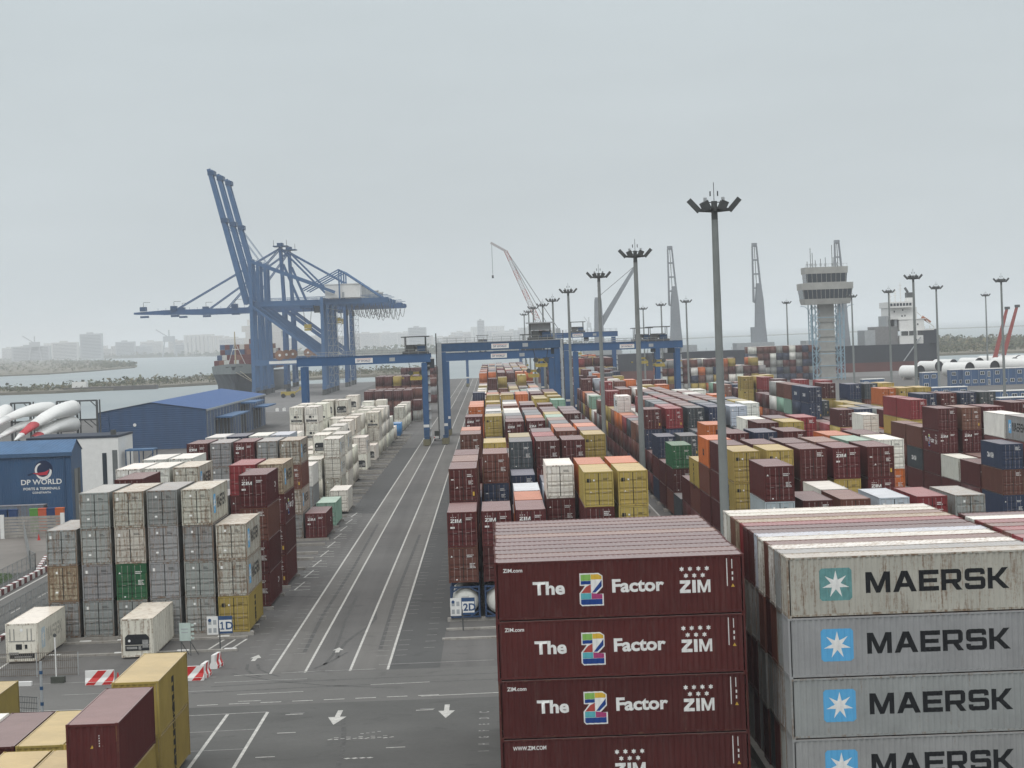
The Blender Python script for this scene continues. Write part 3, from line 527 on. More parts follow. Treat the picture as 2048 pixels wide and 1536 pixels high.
# near bottom-left stacks (ends toward the camera are plain front walls)
NB = [(-20.25, 130.3, 'yy', 'msc'), (-20.2, 116.2, 'ym', None), (-25.1, 129.0, 'y', None), (-22.65, 129.0, 'y', None), (-25.4, 115.2, 'y', None), (-22.85, 115.2, 'y', None), (-27.6, 129.0, 'm', None), (-30.2, 129, 'w', None), (-32.25, 142.8, 'y', None)]
for i, (x, y, s, mk) in enumerate(NB):
    stack(x, y, s, 'near left corner', i, 0, z0=0.3, rot=2, marks={0: 'msc_l', 1: 'msc_l'} if mk else None)
# foreground blocks: long sides toward the camera
ROWS_Z = ['mmmm', 'mmmb', 'mmmm', 'mmmm', 'mmbm', 'mmmm', 'mmmk', 'mmmm', 'mmmm', 'mmmb', 'mmmm']
for i, s in enumerate(ROWS_Z):
    stack(-0.23, 122.9 + 2.465 * i, s, 'ZIM block', i, 0, z0=.66, rot=1, marks={3: 'zim_factor', 2: 'zim_factor', 1: 'zim_factor', 0: 'zim_plain'} if i == 0 else None)
ROWS_M = ['gggW', 'gggg', 'mgbw', 'sgmb', 'mgbw', 'gggl', 'mmgm', 'gmgm', 'mgsc', 'ggrr', 'mmgk', 'gmgw', 'ggmw', 'ggmw']
for i, s in enumerate(ROWS_M[:13]):
    s2 = s if i else 'gggW'
    stack(13.62, 119.8 + 2.53 * i, s2, 'MAERSK block', i, 0, z0=.66, rot=1, marks={3: 'maersk_l_faded', 2: 'maersk_l', 1: 'maersk_l', 0: 'maersk_l'} if i == 0 else None)
for i, s in enumerate(['gmmg', 'mmmc', 'mmmb', 'mmmc', 'mmmb', 'mmmc', 'mmmw', 'mmmm']):
    stack(26.25, 123.6 + 2.53 * i, s, 'right of MAERSK block', i, 0, z0=.66, rot=1)

# world matrices ------------------------------------------------------------
def cmat(c):
    if c['rot'] == 1:   # long side along world x, local -x wall faces the camera; local y -> world -x so that lettering reads left to right
        return Matrix.Translation((c['x'] + CL, c['y'], c['z'])) @ Matrix(((0, -1, 0, 0), (1, 0, 0, 0), (0, 0, 1, 0), (0, 0, 0, 1)))
    if c['rot'] == 2:   # door end away from the camera
        return Matrix.Translation((c['x'] + CW, c['y'] + CL, c['z'])) @ Matrix.Rotation(PI, 4, 'Z')
    return Matrix.Translation((c['x'], c['y'], c['z']))
# visible share of each container, by rays through the picture
def visibility():
    vs = []; fs = []; own = []
    cube = [(0, 0, 0), (CW, 0, 0), (CW, CL, 0), (0, CL, 0), (0, 0, CH), (CW, 0, CH), (CW, CL, CH), (0, CL, CH)]
    for i, c in enumerate(CONT):
        m = cmat(c); o = len(vs); vs += [m @ Vector(p) for p in cube]
        for f in ((4, 5, 6, 7), (0, 1, 5, 4), (1, 2, 6, 5), (2, 3, 7, 6), (3, 0, 4, 7)): fs.append(tuple(k + o for k in f)); own.append(i)
    t = BVHTree.FromPolygons(vs, fs); cnt = [0] * len(CONT); org = Vector((0, 0, CAM_H))
    for py in range(690, 1536, 4):
        for px in range(2, 2048, 4):
            d = (AF * FPX + AX * (px - 1024) - AY * (py - 768)).normalized(); h = t.ray_cast(org, d)
            if h[2] is not None: cnt[own[h[2]]] += 1
    return cnt
VIS = visibility()
order = sorted(range(len(CONT)), key=lambda i: -VIS[i])
N_IND = 296
IND = set(i for i in order[:N_IND] if VIS[i] >= 3)
print('containers', len(CONT), 'visible', sum(v > 0 for v in VIS), 'individual', len(IND), 'smallest rays', VIS[order[min(N_IND, len(order)) - 1]])

def tint(c):
    r = random.Random(c['seed'] * 7 + 3); (a, b_, g_), ru, _ = PAL[c['code']]; k = r.uniform(.84, 1.18)
    if c['block'] == 'MAERSK block' and c['col'] == 0 and c['code'] == 'g': k = 1.08; ru = .12
    if c['block'] == 'MAERSK block' and c['col'] == 0 and c['code'] == 'W': ru = .44; k = .92
    if c['block'] == 'MAERSK block' and c['col'] and c['code'] in 'wlg': ru = .42
    if c['block'] == 'ZIM block' and c['col'] == 0: k = [1.0, .95, 1.2, 1.05][c['tier']]; ru = .04
    return (a * k * r.uniform(.975, 1.025), b_ * k * r.uniform(.975, 1.025), g_ * k * r.uniform(.975, 1.025), max(0.0, ru + r.uniform(-.08, .12)))
def dark(code): return code in 'mzbonsGcBk'
def clabel(c):
    w = PAL[c['code']][2]; t = c['n'] - 1 - c['tier']
    tw = 'alone on the ground' if c['n'] == 1 else ('topmost of its stack' if t == 0 else ('at the bottom of its stack' if c['tier'] == 0 else '%s from top of its stack' % ORD[t]))
    bl = c['block']
    if bl == 'ZIM block':
        if c['col'] == 0: return 'maroon ZIM container %s in the foreground%s' % (['at the bottom edge with small ZIM mark', 'third from the top', 'second from the top', 'topmost and nearest'][c['tier']], '' if c['tier'] == 0 else ', The Z Factor lettering')
        return '%s container %s, %s row of near ZIM block' % (w, tw, ORD[c['col']])
    if bl == 'MAERSK block': return '%s container %s, %s row of near MAERSK block' % (w, tw, ORD[c['col']])
    if bl == 'right of MAERSK block': return '%s container %s, %s row, right behind the MAERSK block' % (w, tw, ORD[c['col']])
    if bl == 'front reefers': return ['white refrigerated container with MAERSK lettering, leftmost on the ground by the side road', 'dirty white refrigerated container with black machinery end, on the ground before the grey stacks'][c['col']]
    if bl == 'near left corner':
        pos = ['beside the parking lines', 'in front of the yellow pair', 'left of the yellow pair', 'against the yellow pair', 'nearest the bottom left corner', 'beside the maroon one', 'between pale and tan roofs', 'second from left edge', 'at the left edge behind'][c['col']]
        return '%s container %s, %s' % (w, tw, pos)
    w = w.replace('heavily rusted', 'rusted').replace('ZIM-lettered', 'lettered'); tw = tw.replace('topmost of its stack', 'topmost').replace('at the bottom of its stack', 'at bottom').replace('from top of its stack', 'from top')
    return '%s container %s, %s column, %s row of %s' % (w, tw, ordn(c['col']), ordn(c['row']), bl)
GRP = {'middle block': 'containers stacked in the middle block', 'right block': 'containers stacked in the right block', 'far right block': 'containers stacked in the far right block', 'left block': 'containers stacked left of the truck lanes', 'near left corner': 'containers in the near left corner',
       'ZIM block': 'containers of the near ZIM block', 'MAERSK block': 'containers of the near MAERSK block', 'right of MAERSK block': 'containers behind the MAERSK block'}
def add_container(c):
    col = tint(c); code = c['code']; ree = code == 'R'; m = cmat(c)
    root = thing('shipping_container', clabel(c), 'container', group=GRP.get(c['block'], 'containers on the quay')); root.matrix_world = m
    def ch(name, me, par=root):
        o = link(name, me, par); o.color = col; return o
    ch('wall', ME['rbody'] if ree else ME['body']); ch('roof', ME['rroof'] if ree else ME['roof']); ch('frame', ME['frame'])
    r = random.Random(c['seed']); near = c['y'] < 330
    if c['rot'] == 0 or c['rot'] == 1:
        if ree and (r.random() < .55 or c['block'] == 'front reefers') and c['rot'] == 0: ch('refrigeration_unit', ME['ru'][c['col'] if c['block'] == 'front reefers' else r.randrange(2)])
        else:
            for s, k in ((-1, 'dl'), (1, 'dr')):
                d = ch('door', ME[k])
                if near or c['rot'] == 0 and VIS[c['seed']] > 25:
                    for w in (0, 1): ch('lock_rod', ME['rods'][(s, w)], d)
        if c['rot'] == 0 and near or VIS[c['seed']] > 30 and c['rot'] == 0:
            mk = 'door_msc' if code == 'y' else 'door_zim' if code == 'z' else r.choice(['door_square', 'door_square2', 'door_square']) if code in 'gWrwl' else None if ree else r.choice(['door_white', 'door_white2', 'door_white3'])
            if mk: ch('marking', MK[mk])
    if c['rot'] == 2 and c['code'] == 'm': ch('marking', MK['end_marks'])
    if c['mark']: ch('marking', MK[c['mark']])
    return root
for i in sorted(IND): add_container(CONT[i])
# everything smaller or hidden: one object
def stuff_stacks():
    b = MB()
    def bx(x0, x1, y0, y1, z0, z1, m): b.box(x0, x1, y0, y1, z0, z1, m)
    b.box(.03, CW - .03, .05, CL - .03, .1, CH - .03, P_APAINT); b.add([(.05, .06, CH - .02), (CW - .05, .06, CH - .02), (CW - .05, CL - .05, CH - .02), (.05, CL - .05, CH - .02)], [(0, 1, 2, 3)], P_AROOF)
    for x in (0, CW - .11):
        b.box(x, x + .11, 0, .12, 0, CH - .005, P_APAINT); b.box(x, x + .11, CL - .12, CL, 0, CH - .005, P_APAINT)
    b.box(.11, CW - .11, .005, .1, .0, .15, P_APAINT); b.box(.11, CW - .11, .005, .1, CH - .14, CH - .01, P_APAINT)
    for x in (.47, .93, 1.51, 1.97): b.box(x - .02, x + .02, .01, .05, .12, CH - .12, P_AROD)
    b.box(CW / 2 - .03, CW / 2 + .03, .02, .05, .12, CH - .12, P_APAINT)
    V = np.array(b.v, dtype=np.float64); F = b.f; nm = b.m; V4 = np.c_[V, np.ones(len(V))]
    allv = []; cols = []; idx = [i for i in range(len(CONT)) if i not in IND]
    for i in idx:
        m = np.array(cmat(CONT[i])); allv.append((V4 @ m.T)[:, :3]); cols.append(tint(CONT[i]))
    allv = np.concatenate(allv); nv = len(V); N = len(idx)
    me = bpy.data.meshes.new('container_stacks'); loops = np.concatenate([np.array([k for f in F for k in f]) + j * nv for j in range(N)]); lt = np.tile(np.array([len(f) for f in F]), N)
    me.vertices.add(len(allv)); me.vertices.foreach_set('co', allv.ravel()); me.loops.add(len(loops)); me.loops.foreach_set('vertex_index', loops)
    me.polygons.add(len(lt)); me.polygons.foreach_set('loop_start', np.r_[0, np.cumsum(lt)[:-1]]); me.polygons.foreach_set('loop_total', lt)
    for m in b.mats: me.materials.append(m)
    me.polygons.foreach_set('material_index', np.tile(np.array(nm), N)); me.update(calc_edges=True)
    at = me.attributes.new('tint', 'FLOAT_COLOR', 'POINT'); at.data.foreach_set('color', np.repeat(np.array(cols), nv, axis=0).ravel())
    o = link('container_stacks', me); tag(o, 'mass of further and partly hidden containers filling the yard blocks', 'containers', kind='stuff')
stuff_stacks()

# ------------------------------------------------------------------ tank containers at the foot of the middle block
STEELW = mat('tank_white', (.62, .62, .58), .45, var=.08, dirt=.25, dirtcol=(.3, .26, .2)); NAVYF = mat('tank_frame_navy', (.03, .055, .11), .6, dirt=.2)
def tank(x, y, label):
    t = thing('tank_container', label, 'tank container', (x, y, .3), group='tank containers under the middle block')
    f = MB(); W, Ln, H = CW, 6.06, 2.6
    for xx in (0, W - .14):
        for yy in (0, Ln - .14): f.box(xx, xx + .14, yy, yy + .14, 0, H, NAVYF)
    for yy in (.01, Ln - .13):
        f.box(.14, W - .14, yy, yy + .12, .01, .15, NAVYF); f.box(.14, W - .14, yy, yy + .12, H - .15, H - .01, NAVYF)
        for s in (0, 1):
            xa = .14 if s == 0 else W - .14; f.beam((xa, yy + .06, H - .5), (W / 2 + (-.45 if s == 0 else .45), yy + .06, H - .12), .1, .12, NAVYF)
            f.beam((xa, yy + .06, .55), (W / 2 + (-.4 if s == 0 else .4), yy + .06, .12), .1, .12, NAVYF)
    for xx in (.02, W - .12):
        f.box(xx, xx + .1, .14, Ln - .14, .02, .14, NAVYF)
        f.box(xx, xx + .1, .14, Ln - .14, H - .13, H - .02, NAVYF)
    f.build('frame', t)
    b = MB(); cx, cz, r = W / 2, 1.32, 1.08; rings = []
    for k, (yy, rr) in enumerate([(.16, .25), (.2, .6), (.28, .86), (.4, 1.02), (.58, 1.08), (Ln - .58, 1.08), (Ln - .4, 1.02), (Ln - .25, .7), (Ln - .2, .3)]): rings.append([(cx + rr * math.cos(a), yy, cz + rr * math.sin(a)) for a in [2 * PI * i / 28 for i in range(28)]])
    b.loft(rings, STEELW); b.build('vessel', t, smooth=True)
    s = MB(); pts = [2 * PI * i / 28 for i in range(3, 12)]
    s.loft([[(cx + 1.14 * math.cos(a), .3 + q, cz + 1.14 * math.sin(a)) for a in pts] for q in (0, .25)], WHITE_T, cap=False, closed=False); s.build('walkway_hoop', t)
    v = MB(); v.tube((cx, .1, .62), (cx, .3, .62), .16, mat('valve_grey', (.2, .2, .2)), 10); v.box(cx - .3, cx + .3, .1, .16, 1.5, 1.75, mat('data_plate', (.45, .45, .44))); v.box(cx + .35, cx + .6, .1, .15, 1.1, 1.4, WHITE_T); v.build('valve', t)
    return t
tank(-4.1, 206.5, 'white tank container in navy frame behind the 2D sign'); tank(-1.28, 206.5, 'white tank container in navy frame beside the near maroon block'); tank(-4.1, 212.9, 'white tank container behind the one at the 2D sign'); tank(-1.28, 212.9, 'rear white tank container in the second column of the middle block')
stands = MB()

# ------------------------------------------------------------------ ground, water, roads
ASPH = asphalt('asphalt', (0.108, 0.104, 0.099)); CONC = asphalt('runway_concrete', (0.134, 0.128, 0.119), patch=.12, fine=.1); DARK = asphalt('fresh_asphalt', (.072, .072, .070), patch=.1, fine=.15, tyre=False)
ROADM = asphalt('road_asphalt', (0.120, 0.117, 0.110), tyre=False); FORE = asphalt('fore_asphalt', (0.086, 0.085, 0.080), patch=.22, tyre=False, scale=.09); PAVE = asphalt('pale_concrete', (0.184, 0.168, 0.152), tyre=False)
QUAY = asphalt('quay_concrete', (0.152, 0.148, 0.144), tyre=False)
g = MB(); land = [(-320, -30), (420, -30), (420, 1192), (92, 1192), (92, 1420), (-109, 1420), (-109, 860), (-320, 860)]
g.prism(land[::1], -6, 0, ASPH); tag(g.build('ground'), kind='structure')
def water_mat():
    m, n, b = newmat('sea_water'); l = n.links.new; N = n.nodes.new
    g_ = N('ShaderNodeNewGeometry'); mp_ = N('ShaderNodeMapping'); mp_.inputs['Scale'].default_value = (.12, .3, 1); l(g_.outputs['Position'], mp_.inputs[0])
    n1 = N('ShaderNodeTexNoise'); n1.inputs['Scale'].default_value = 1.3; n1.inputs['Detail'].default_value = 8; n1.inputs['Roughness'].default_value = .7; l(mp_.outputs[0], n1.inputs['Vector'])
    bp = N('ShaderNodeBump'); bp.inputs['Strength'].default_value = .5; bp.inputs['Distance'].default_value = .5; l(n1.outputs['Fac'], bp.inputs['Height']); l(bp.outputs[0], b.inputs['Normal'])
    n2 = N('ShaderNodeTexNoise'); n2.inputs['Scale'].default_value = .004; n2.inputs['Detail'].default_value = 5; l(g_.outputs['Position'], n2.inputs['Vector'])
    cr = N('ShaderNodeValToRGB'); cr.color_ramp.elements[0].position = .35; cr.color_ramp.elements[0].color = (.15, .19, .20, 1); cr.color_ramp.elements[1].position = .65; cr.color_ramp.elements[1].color = (.20, .24, .24, 1); l(n2.outputs['Fac'], cr.inputs[0]); l(cr.outputs[0], b.inputs['Base Color'])
    b.inputs['Roughness'].default_value = .3; b.inputs['IOR'].default_value = 1.33; return m
w = MB(); w.poly([(-45000, -400, -2.2), (45000, -400, -2.2), (45000, 70000, -2.2), (-45000, 70000, -2.2)], water_mat()); tag(w.build('water'), kind='structure')
Z1, Z2, Z3 = .004, .008, .013
def rsheet(name, x0, x1, y0, y1, z, m): return sheet(name, [(x0, y0), (x1, y0), (x1, y1), (x0, y1)], z, m)
rsheet('crossing_road', -44, 60, 162.8, 178, Z1, ROADM); rsheet('forecourt', -44, 60, 60, 162.8, Z1, FORE)
rsheet('crane_runway', -16.4, -14.05, 178.2, 1415, Z1, CONC); rsheet('crane_runway', -10.8, -8.2, 178.2, 1415, Z1, CONC); rsheet('crane_runway', -8.05, -4.45, 178.2, 200, Z1, DARK); rsheet('crane_runway', -8.05, -4.2, 200, 560, Z1, DARK)
rsheet('crane_runway', -20.0, -16.6, 340, 540, Z1, DARK); rsheet('quay', -108.7, -62, 862, 1415, Z1, QUAY); rsheet('quay', 94, 400, 1090, 1190, Z1, QUAY)
rsheet('service_lane', 15.6, 20.4, 182, 1190, Z1, PAVE); rsheet('service_lane', 42.6, 55.4, 182, 1190, Z1, ROADM)
rsheet('side_road', -47.6, -37.6, 100, 560, Z1, ROADM)
rsheet('concrete_apron', -90, -50.5, 268, 320, Z1, PAVE)
# painted marks: one object per kind of marking
WP = mat('worn_white_paint', (.47, .46, .43), .8, var=.25, scale=1.5, dirt=.55, dirtcol=(.16, .155, .15)); FP = mat('faint_white_paint', (.33, .325, .31), .85, var=.3, scale=1.2, dirt=.7, dirtcol=(.16, .155, .15))
def strip(b, x0, y0, x1, y1, w_, m, z=Z3):
    d = Vector((x1 - x0, y1 - y0, 0)); n = Vector((-d.y, d.x, 0)).normalized() * w_ / 2; a = Vector((x0, y0, z)); c = Vector((x1, y1, z)); b.poly([a - n, c - n, c + n, a + n], m)
b = MB()
for x in (-16.45, -14.0, -10.82, -8.15): strip(b, x, 178.1, x, 1400, .18, WP)
strip(b, -47.3, 190, -47.3, 540, .22, WP); strip(b, -37.6, 150, -37.2, 192.5, .2, WP); strip(b, 20.3, 182, 20.3, 900, .2, WP)
for k in range(22): strip(b, -43.9, 212 + 14 * k, -43.9, 217 + 14 * k, .16, WP)
tag(b.build('road_marking_lane_line'), kind='structure')
b = MB()
for x in (-17.1, -15.2, -8.9, -7.5):
    for k in range(60):
        if R.random() < .8: strip(b, x - .42, 186 + 3.1 * k, x + .42, 186 + 3.1 * k, .12, FP)
for k in range(40): strip(b, -19.4, 190 + 4.3 * k, -18.6, 190 + 4.3 * k, .13, FP); strip(b, -5.9, 190 + 4.0 * k, -5.1, 190 + 4.0 * k, .13, FP)
tag(b.build('road_marking_tick'), kind='structure')
b = MB()
for x0, y0, x1, y1, m in [(-34, 177.2, -22.6, 177.4, FP), (-22.2, 177.4, -20.2, 177.5, FP), (-19.0, 177.9, -16.6, 178.1, WP), (-15.7, 178.3, -12.6, 178.6, FP), (-8.9, 181, -.6, 181.3, FP), (-30, 171.1, -24, 171.2, FP), (-22, 170.5, -19, 170.6, FP), (-20, 174.6, -13.6, 174.8, FP), (-17.8, 168.2, -13.4, 168.5, WP), (-9, 170.6, -5.0, 170.9, WP), (-38, 163.9, -24, 163.8, WP), (-14.5, 178.6, -9, 178.7, FP), (-23.4, 162.6, -20.4, 162.7, WP)]: strip(b, x0, y0, x1, y1, .16, m)
x = -22.0
for k in range(9): strip(b, x, 163.6 + .12 * k, x + 1.35, 163.65 + .12 * k, .2, WP); x += 2.05
strip(b, -5.4, 164.2, -.3, 164.6, .2, WP); strip(b, -17.4, 164.9, -15.9, 164.9, .16, WP)
tag(b.build('road_marking_crossing'), kind='structure')
b = MB()   # parking bays
for q in [(-21, 159.2, -15.0, 159.7), (-17.5, 159.3, -17.6, 136), (-15.0, 159.6, -15.05, 136), (-20, 152.2, -15.05, 152.7), (-20, 145.1, -15.05, 145.4), (-20, 138.2, -15.05, 138.4)]: strip(b, *q, .2 if q[0] in (-17.5, -15.0) else .13, WP if q[0] in (-17.5, -15.0, -21) else FP)
tag(b.build('road_marking_parking_bay'), kind='structure')
b = MB()
def arrow(bx_, by, ang, ln=2.9, s=1.0):
    d = Vector((math.sin(ang), math.cos(ang), 0)); n = Vector((d.y, -d.x, 0)); p = Vector((bx_, by, Z3)); h = p + d * ln * .62; t = p + d * ln * 1.35
    b.poly([p - n * .16, h - n * .16, h + n * .16, p + n * .16], WP); b.poly([h - n * .52 * s, t, h + n * .52 * s], WP)
arrow(-18.4, 185.7, .03, 2.7, .8); arrow(-12.4, 189.0, 0, 2.2, .8); arrow(-10.35, 159.2, PI + .015, 4.4, 1.1); arrow(-3.62, 160.0, PI, 4.2, 1.0)
tag(b.build('road_marking_arrow'), kind='structure')
b = MB()   # stencilled bay numbers and worn words, upside down to this viewer
def ground_text(s, x, y, h, rot=PI, stretch=2.2, m=WP):
    bm = text_bm(s, h, .02); w_ = max(v.co.x for v in bm.verts); c_, s_ = math.cos(rot), math.sin(rot)
    vs = [((v.co.x - w_ / 2) * c_ - v.co.y * stretch * s_ + x, (v.co.x - w_ / 2) * s_ + v.co.y * stretch * c_ + y, Z3) for v in bm.verts]
    b.add(vs, [[v.index for v in f.verts] for f in bm.faces], m); bm.free()
for i, chx in enumerate('CDEFGHI'): ground_text(chx, -.95, 156.2 - 2.45 * i, .62, PI / 2, 1.0, FP)
for x, y in ((-13.2, 158.2), (-5.0, 158.0), (-13.1, 150.8), (-6.3, 143.9), (-13.6, 142.2)): strip(b, x - .55, y, x + .55, y + .05, .2, WP); strip(b, x - .3, y + .5, x + .6, y + .5, .14, FP) if x == -13.2 or x == -5.0 else None
for j in range(11):
    xx = -10.4 + j * .36; strip(b, xx, 147.5 + .15 * (j % 3), xx + .24, 147.8 - .2 * (j % 2), .16 + .06 * (j % 2), WP)
    if j % 2: strip(b, xx - .05, 148.3, xx + .22, 148.25, .12, WP)
for j in range(4): strip(b, -8.6 + .33 * j, 149.4 + .2 * j, -8.4 + .33 * j, 149.4 + .2 * j, .2, FP); strip(b, -9.0 + .42 * j, 140.6, -8.75 + .42 * j, 140.8, .3, WP)
tag(b.build('road_marking_lettering'), kind='structure')
TYRE = mat('tyre_rubber_mark', (.075, .074, .071), .8, var=.4, scale=2, dirt=.6, dirtcol=(.15, .145, .14))
b = MB()
def skid(pts, w_=.28):
    for (xa, ya), (xb, yb) in zip(pts, pts[1:]): strip(b, xa, ya, xb, yb, w_, TYRE, Z2 + .001)
skid([(-12.2, 186), (-12.3, 190), (-12.1, 195), (-11.6, 200), (-10.9, 205), (-10.5, 211), (-10.9, 218)]); skid([(-18.6, 184), (-18.4, 181), (-17.8, 178.6), (-17.0, 176.8)], .22); skid([(-17.9, 184), (-17.5, 181), (-16.6, 178.3), (-15.7, 176.6)], .22)
skid([(-10, 156), (-9.6, 150), (-9.3, 143), (-9.2, 136)], .3); skid([(-19.2, 179), (-16, 174.5), (-12, 171), (-8, 169)], .25)
skid([(-12.9, 182), (-12.6, 188), (-12.7, 196), (-13.0, 210), (-13.1, 230)], .22); skid([(-14.9, 190), (-15.2, 215), (-15.0, 260), (-15.2, 320)], .3); skid([(-9.2, 190), (-9.5, 230), (-9.3, 300)], .3); skid([(-20, 172.5), (-14, 173.6), (-7, 173.9), (0, 174.2)], .3); skid([(-21, 169.5), (-14, 170.4), (-7, 170.8), (0, 171.1)], .3); skid([(-13.5, 180), (-12.5, 184), (-11.6, 189)], .22)
tag(b.build('tyre_tracks'), kind='structure')
# kerb beams, stack plinths
KC = mat('kerb_concrete', (.30, .285, .26), .85, var=.2, scale=.8, dirt=.5, dirtcol=(.16, .14, .12), bump=.3)
b = MB()
for y in (192.2, 200.4, 203.6): b.box(-38.5, -20.2, y, y + .55, -.1, .16, KC)
for k in range(42):
    for j in (0, 1, 2): 
        y = 221 + 18.9 * (k // 2) * 1.0 + (k % 2) * 11.6
        if j == 0: b.box(-38.5, -19.9, y - .1, y + .5, -.1, .28, KC)
b.box(-4.4, 14.5, 200.6, 201.2, -.1, .14, KC); b.box(-4.6, 14.5, 194.2, 194.8, -.1, .14, KC)
for k in range(70): b.box(-4.4, 12.9, 206.7 + 12.75 * k, 207.4 + 12.75 * k, -.1, .295, KC); b.box(-4.4, 12.9, 217.8 + 12.75 * k, 218.5 + 12.75 * k, -.1, .295, KC)
for k in range(62): b.box(21.4, 40.2, 205.2 + 13.3 * k, 205.9 + 13.3 * k, -.1, .295, KC); b.box(21.4, 40.2, 216.4 + 13.3 * k, 217.1 + 13.3 * k, -.1, .295, KC)
for k in range(6, 36): b.box(56.8, 87.5, 205.2 + 13.3 * k, 205.9 + 13.3 * k, -.1, .295, KC); b.box(56.8, 87.5, 216.4 + 13.3 * k, 217.1 + 13.3 * k, -.1, .295, KC)
b.box(0, 11.8, 123.1, 149.8, -.1, .655, KC); b.box(13.3, 39.2, 119.6, 153.2, -.1, .655, KC); b.box(-30, -18.2, 130.5, 140, -.1, .295, KC); b.box(-25, -18.4, 117, 127, -.1, .295, KC); b.box(-32, -30, 143.5, 154, -.1, .295, KC)
b.box(100, 140, 1050, 1080, -.1, .295, KC); b.box(60, 102, 928, 975, -.1, .295, KC)
for y in (202.3, 207.3, 213.2): b.box(-38.5, -19.9, y, y + .7, -.1, .29, KC)
for y in [341, 372.5, 391.5, 389, 371, 449, 484, 501, 522, 542, 448, 468, 491, 527, 353, 410, 430, 471, 539, 546, 560, 580, 508, 520, 452, 400, 410, 640, 662, 686, 600, 590, 560, 708, 730, 780, 800, 900, 1000]:
    b.box(-38.5, -20.0 if y > 700 else -22.7, y + .3, y + .9, -.1, .29, KC); b.box(-38.5, -20.0 if y > 700 else -22.7, y + 11.2, y + 11.8, -.1, .29, KC)
tag(b.build('kerb'), kind='structure')
# white marks on the reefer rack beams
b = MB()
for (x, y) in [(-33.6, 200.9), (-30.6, 200.9), (-29.2, 200.9), (-25.6, 200.9), (-22.6, 200.9), (-34.6, 192.5), (-29.6, 192.5), (-24.8, 192.5), (-21.2, 192.5), (-21, 203.8), (-27.5, 203.8)]: b.box(x, x + .9, y - .1, y + .3, .16, .2, WHITE_T)
for i in range(3): strip(b, -22.6 + .9 * i, 193.6, -22.0 + .9 * i, 199.8, .18, WP)
for k in range(9):
    for j in range(3): y = 238 + 12 * k + 3.2 * j; strip(b, -19.9, y, -17.9 - .2 * j, y, .22, WP); 
    strip(b, -19.4, 238 + 12 * k, -19.0, 246 + 12 * k, .16, WP)
tag(b.build('road_marking_rack'), kind='structure')
# grass
b = MB(); GR = mat('grass_soil', (.055, .085, .03), .95, var=.3, scale=.5); b.poly([(-75, 225, .02), (-50.4, 225, .02), (-50.4, 262, .02), (-52, 268, .02), (-75, 272, .02)], GR); tag(b.build('lawn'), kind='structure')
gb = MB(); GL = mat('grass_blades', (.07, .12, .035), .9, var=.3)
for i in range(4200):
    x = R.uniform(-60, -50.6); y = R.uniform(240, 266); h = R.uniform(.08, .2); a = R.uniform(0, PI); gb.poly([(x - .05 * math.cos(a), y - .05 * math.sin(a), .02), (x + .05 * math.cos(a), y + .05 * math.sin(a), .02), (x + R.uniform(-.08, .08), y + R.uniform(-.08, .08), h)], GL)
tag(gb.build('grass'), 'short green grass on the verge beside the side road', 'grass', kind='stuff')

# ------------------------------------------------------------------ helper materials
GALV = mat('galvanised_steel', (.30, .31, .31), .6, var=.12); DGREY = mat('dark_steel', (.07, .075, .075), .6, var=.2); GREYP = mat('grey_paint', (.33, .35, .36), .6, var=.1, dirt=.15)
BLUE = mat('gantry_blue', (.030, .088, .20), .55, var=.14, scale=.3, dirt=.2, dirtcol=(.06, .09, .13)); BLUEL = mat('crane_light_blue', (.050, .118, .235), .55, var=.1, scale=.2, dirt=.1); DBL = mat('gantry_dark_blue', (.025, .07, .15), .55, var=.15, dirt=.2)
YELL = mat('spreader_yellow', (.36, .28, .06), .6, var=.2, dirt=.4, dirtcol=(.08, .07, .05)); BLK = mat('rubber_black', (.02, .02, .02), .8); WHT = mat('white_paint', (.68, .68, .66), .6, var=.06, dirt=.12, dirtcol=(.35, .33, .3)); RED = mat('red_plastic', (.48, .03, .03), .5, var=.1, dirt=.15, dirtcol=(.3, .2, .18))
GLASS = mat('dark_glass', (.03, .04, .05), .15, var=.1)

# ------------------------------------------------------------------ light masts
MASTD = mat('mast_weathered', (.19, .205, .20), .7, var=.14, scale=.4, dirt=.2, dirtcol=(.2, .2, .19))
def mast_proto(detail):
    t = thing('light_mast', '', 'light mast'); H = 34.0
    p = MB(); p.tube((0, 0, 0), (0, 0, H - 2), .42, MASTD, 12, .26); p.tube((0, 0, 0), (0, 0, .5), .75, GALV, 12); p.tube((0, 0, H - 2), (0, 0, H - .5), .26, DGREY, 10, .24); p.build('pole', t, smooth=False)
    a = MB(); z = H - 1.3
    for s in (-1, 1): a.beam((0, 0, z), (s * 1.25, 0, z + .1), .28, .26, DGREY); a.beam((0, 0, z + .2), (s * .6, -.6, z + .3), .16, .16, DGREY)
    a.beam((0, -.8, z + .1), (0, .8, z + .1), .2, .2, DGREY); a.build('arm', t)
    for s in (-1, 1):
        l_ = MB(); l_.beam((s * 1.2, 0, z), (s * 2.05, 0, z + .95), .42, .42, DGREY, up=(0, 1, 0)); l_.build('floodlight', t)
        l_ = MB(); l_.beam((s * .55, -.7, z + .1), (s * .85, -.85, z + .75), .6, .25, DGREY, up=(0, 1, 0)); l_.build('floodlight', t)
        l_ = MB(); l_.beam((s * .55, .7, z + .1), (s * .85, .85, z + .75), .6, .25, DGREY, up=(0, 1, 0)); l_.build('floodlight', t)
    r_ = MB(); r_.tube((0, 0, H - .5), (0, 0, H + 1.0), .03, DGREY, 5)
    if detail:
        for s in (-1, 1): r_.beam((0, 0, H - .6), (s * .62, 0, H - .6), .07, .07, DGREY); r_.box(s * .72 - .13, s * .72 + .13, -.1, .1, H - .95, H - .2, GREYP); r_.box(s * .3 - .05, s * .3 + .05, -.05, .05, H - .1, H + .3, DGREY)
    r_.build('antenna', t); return t
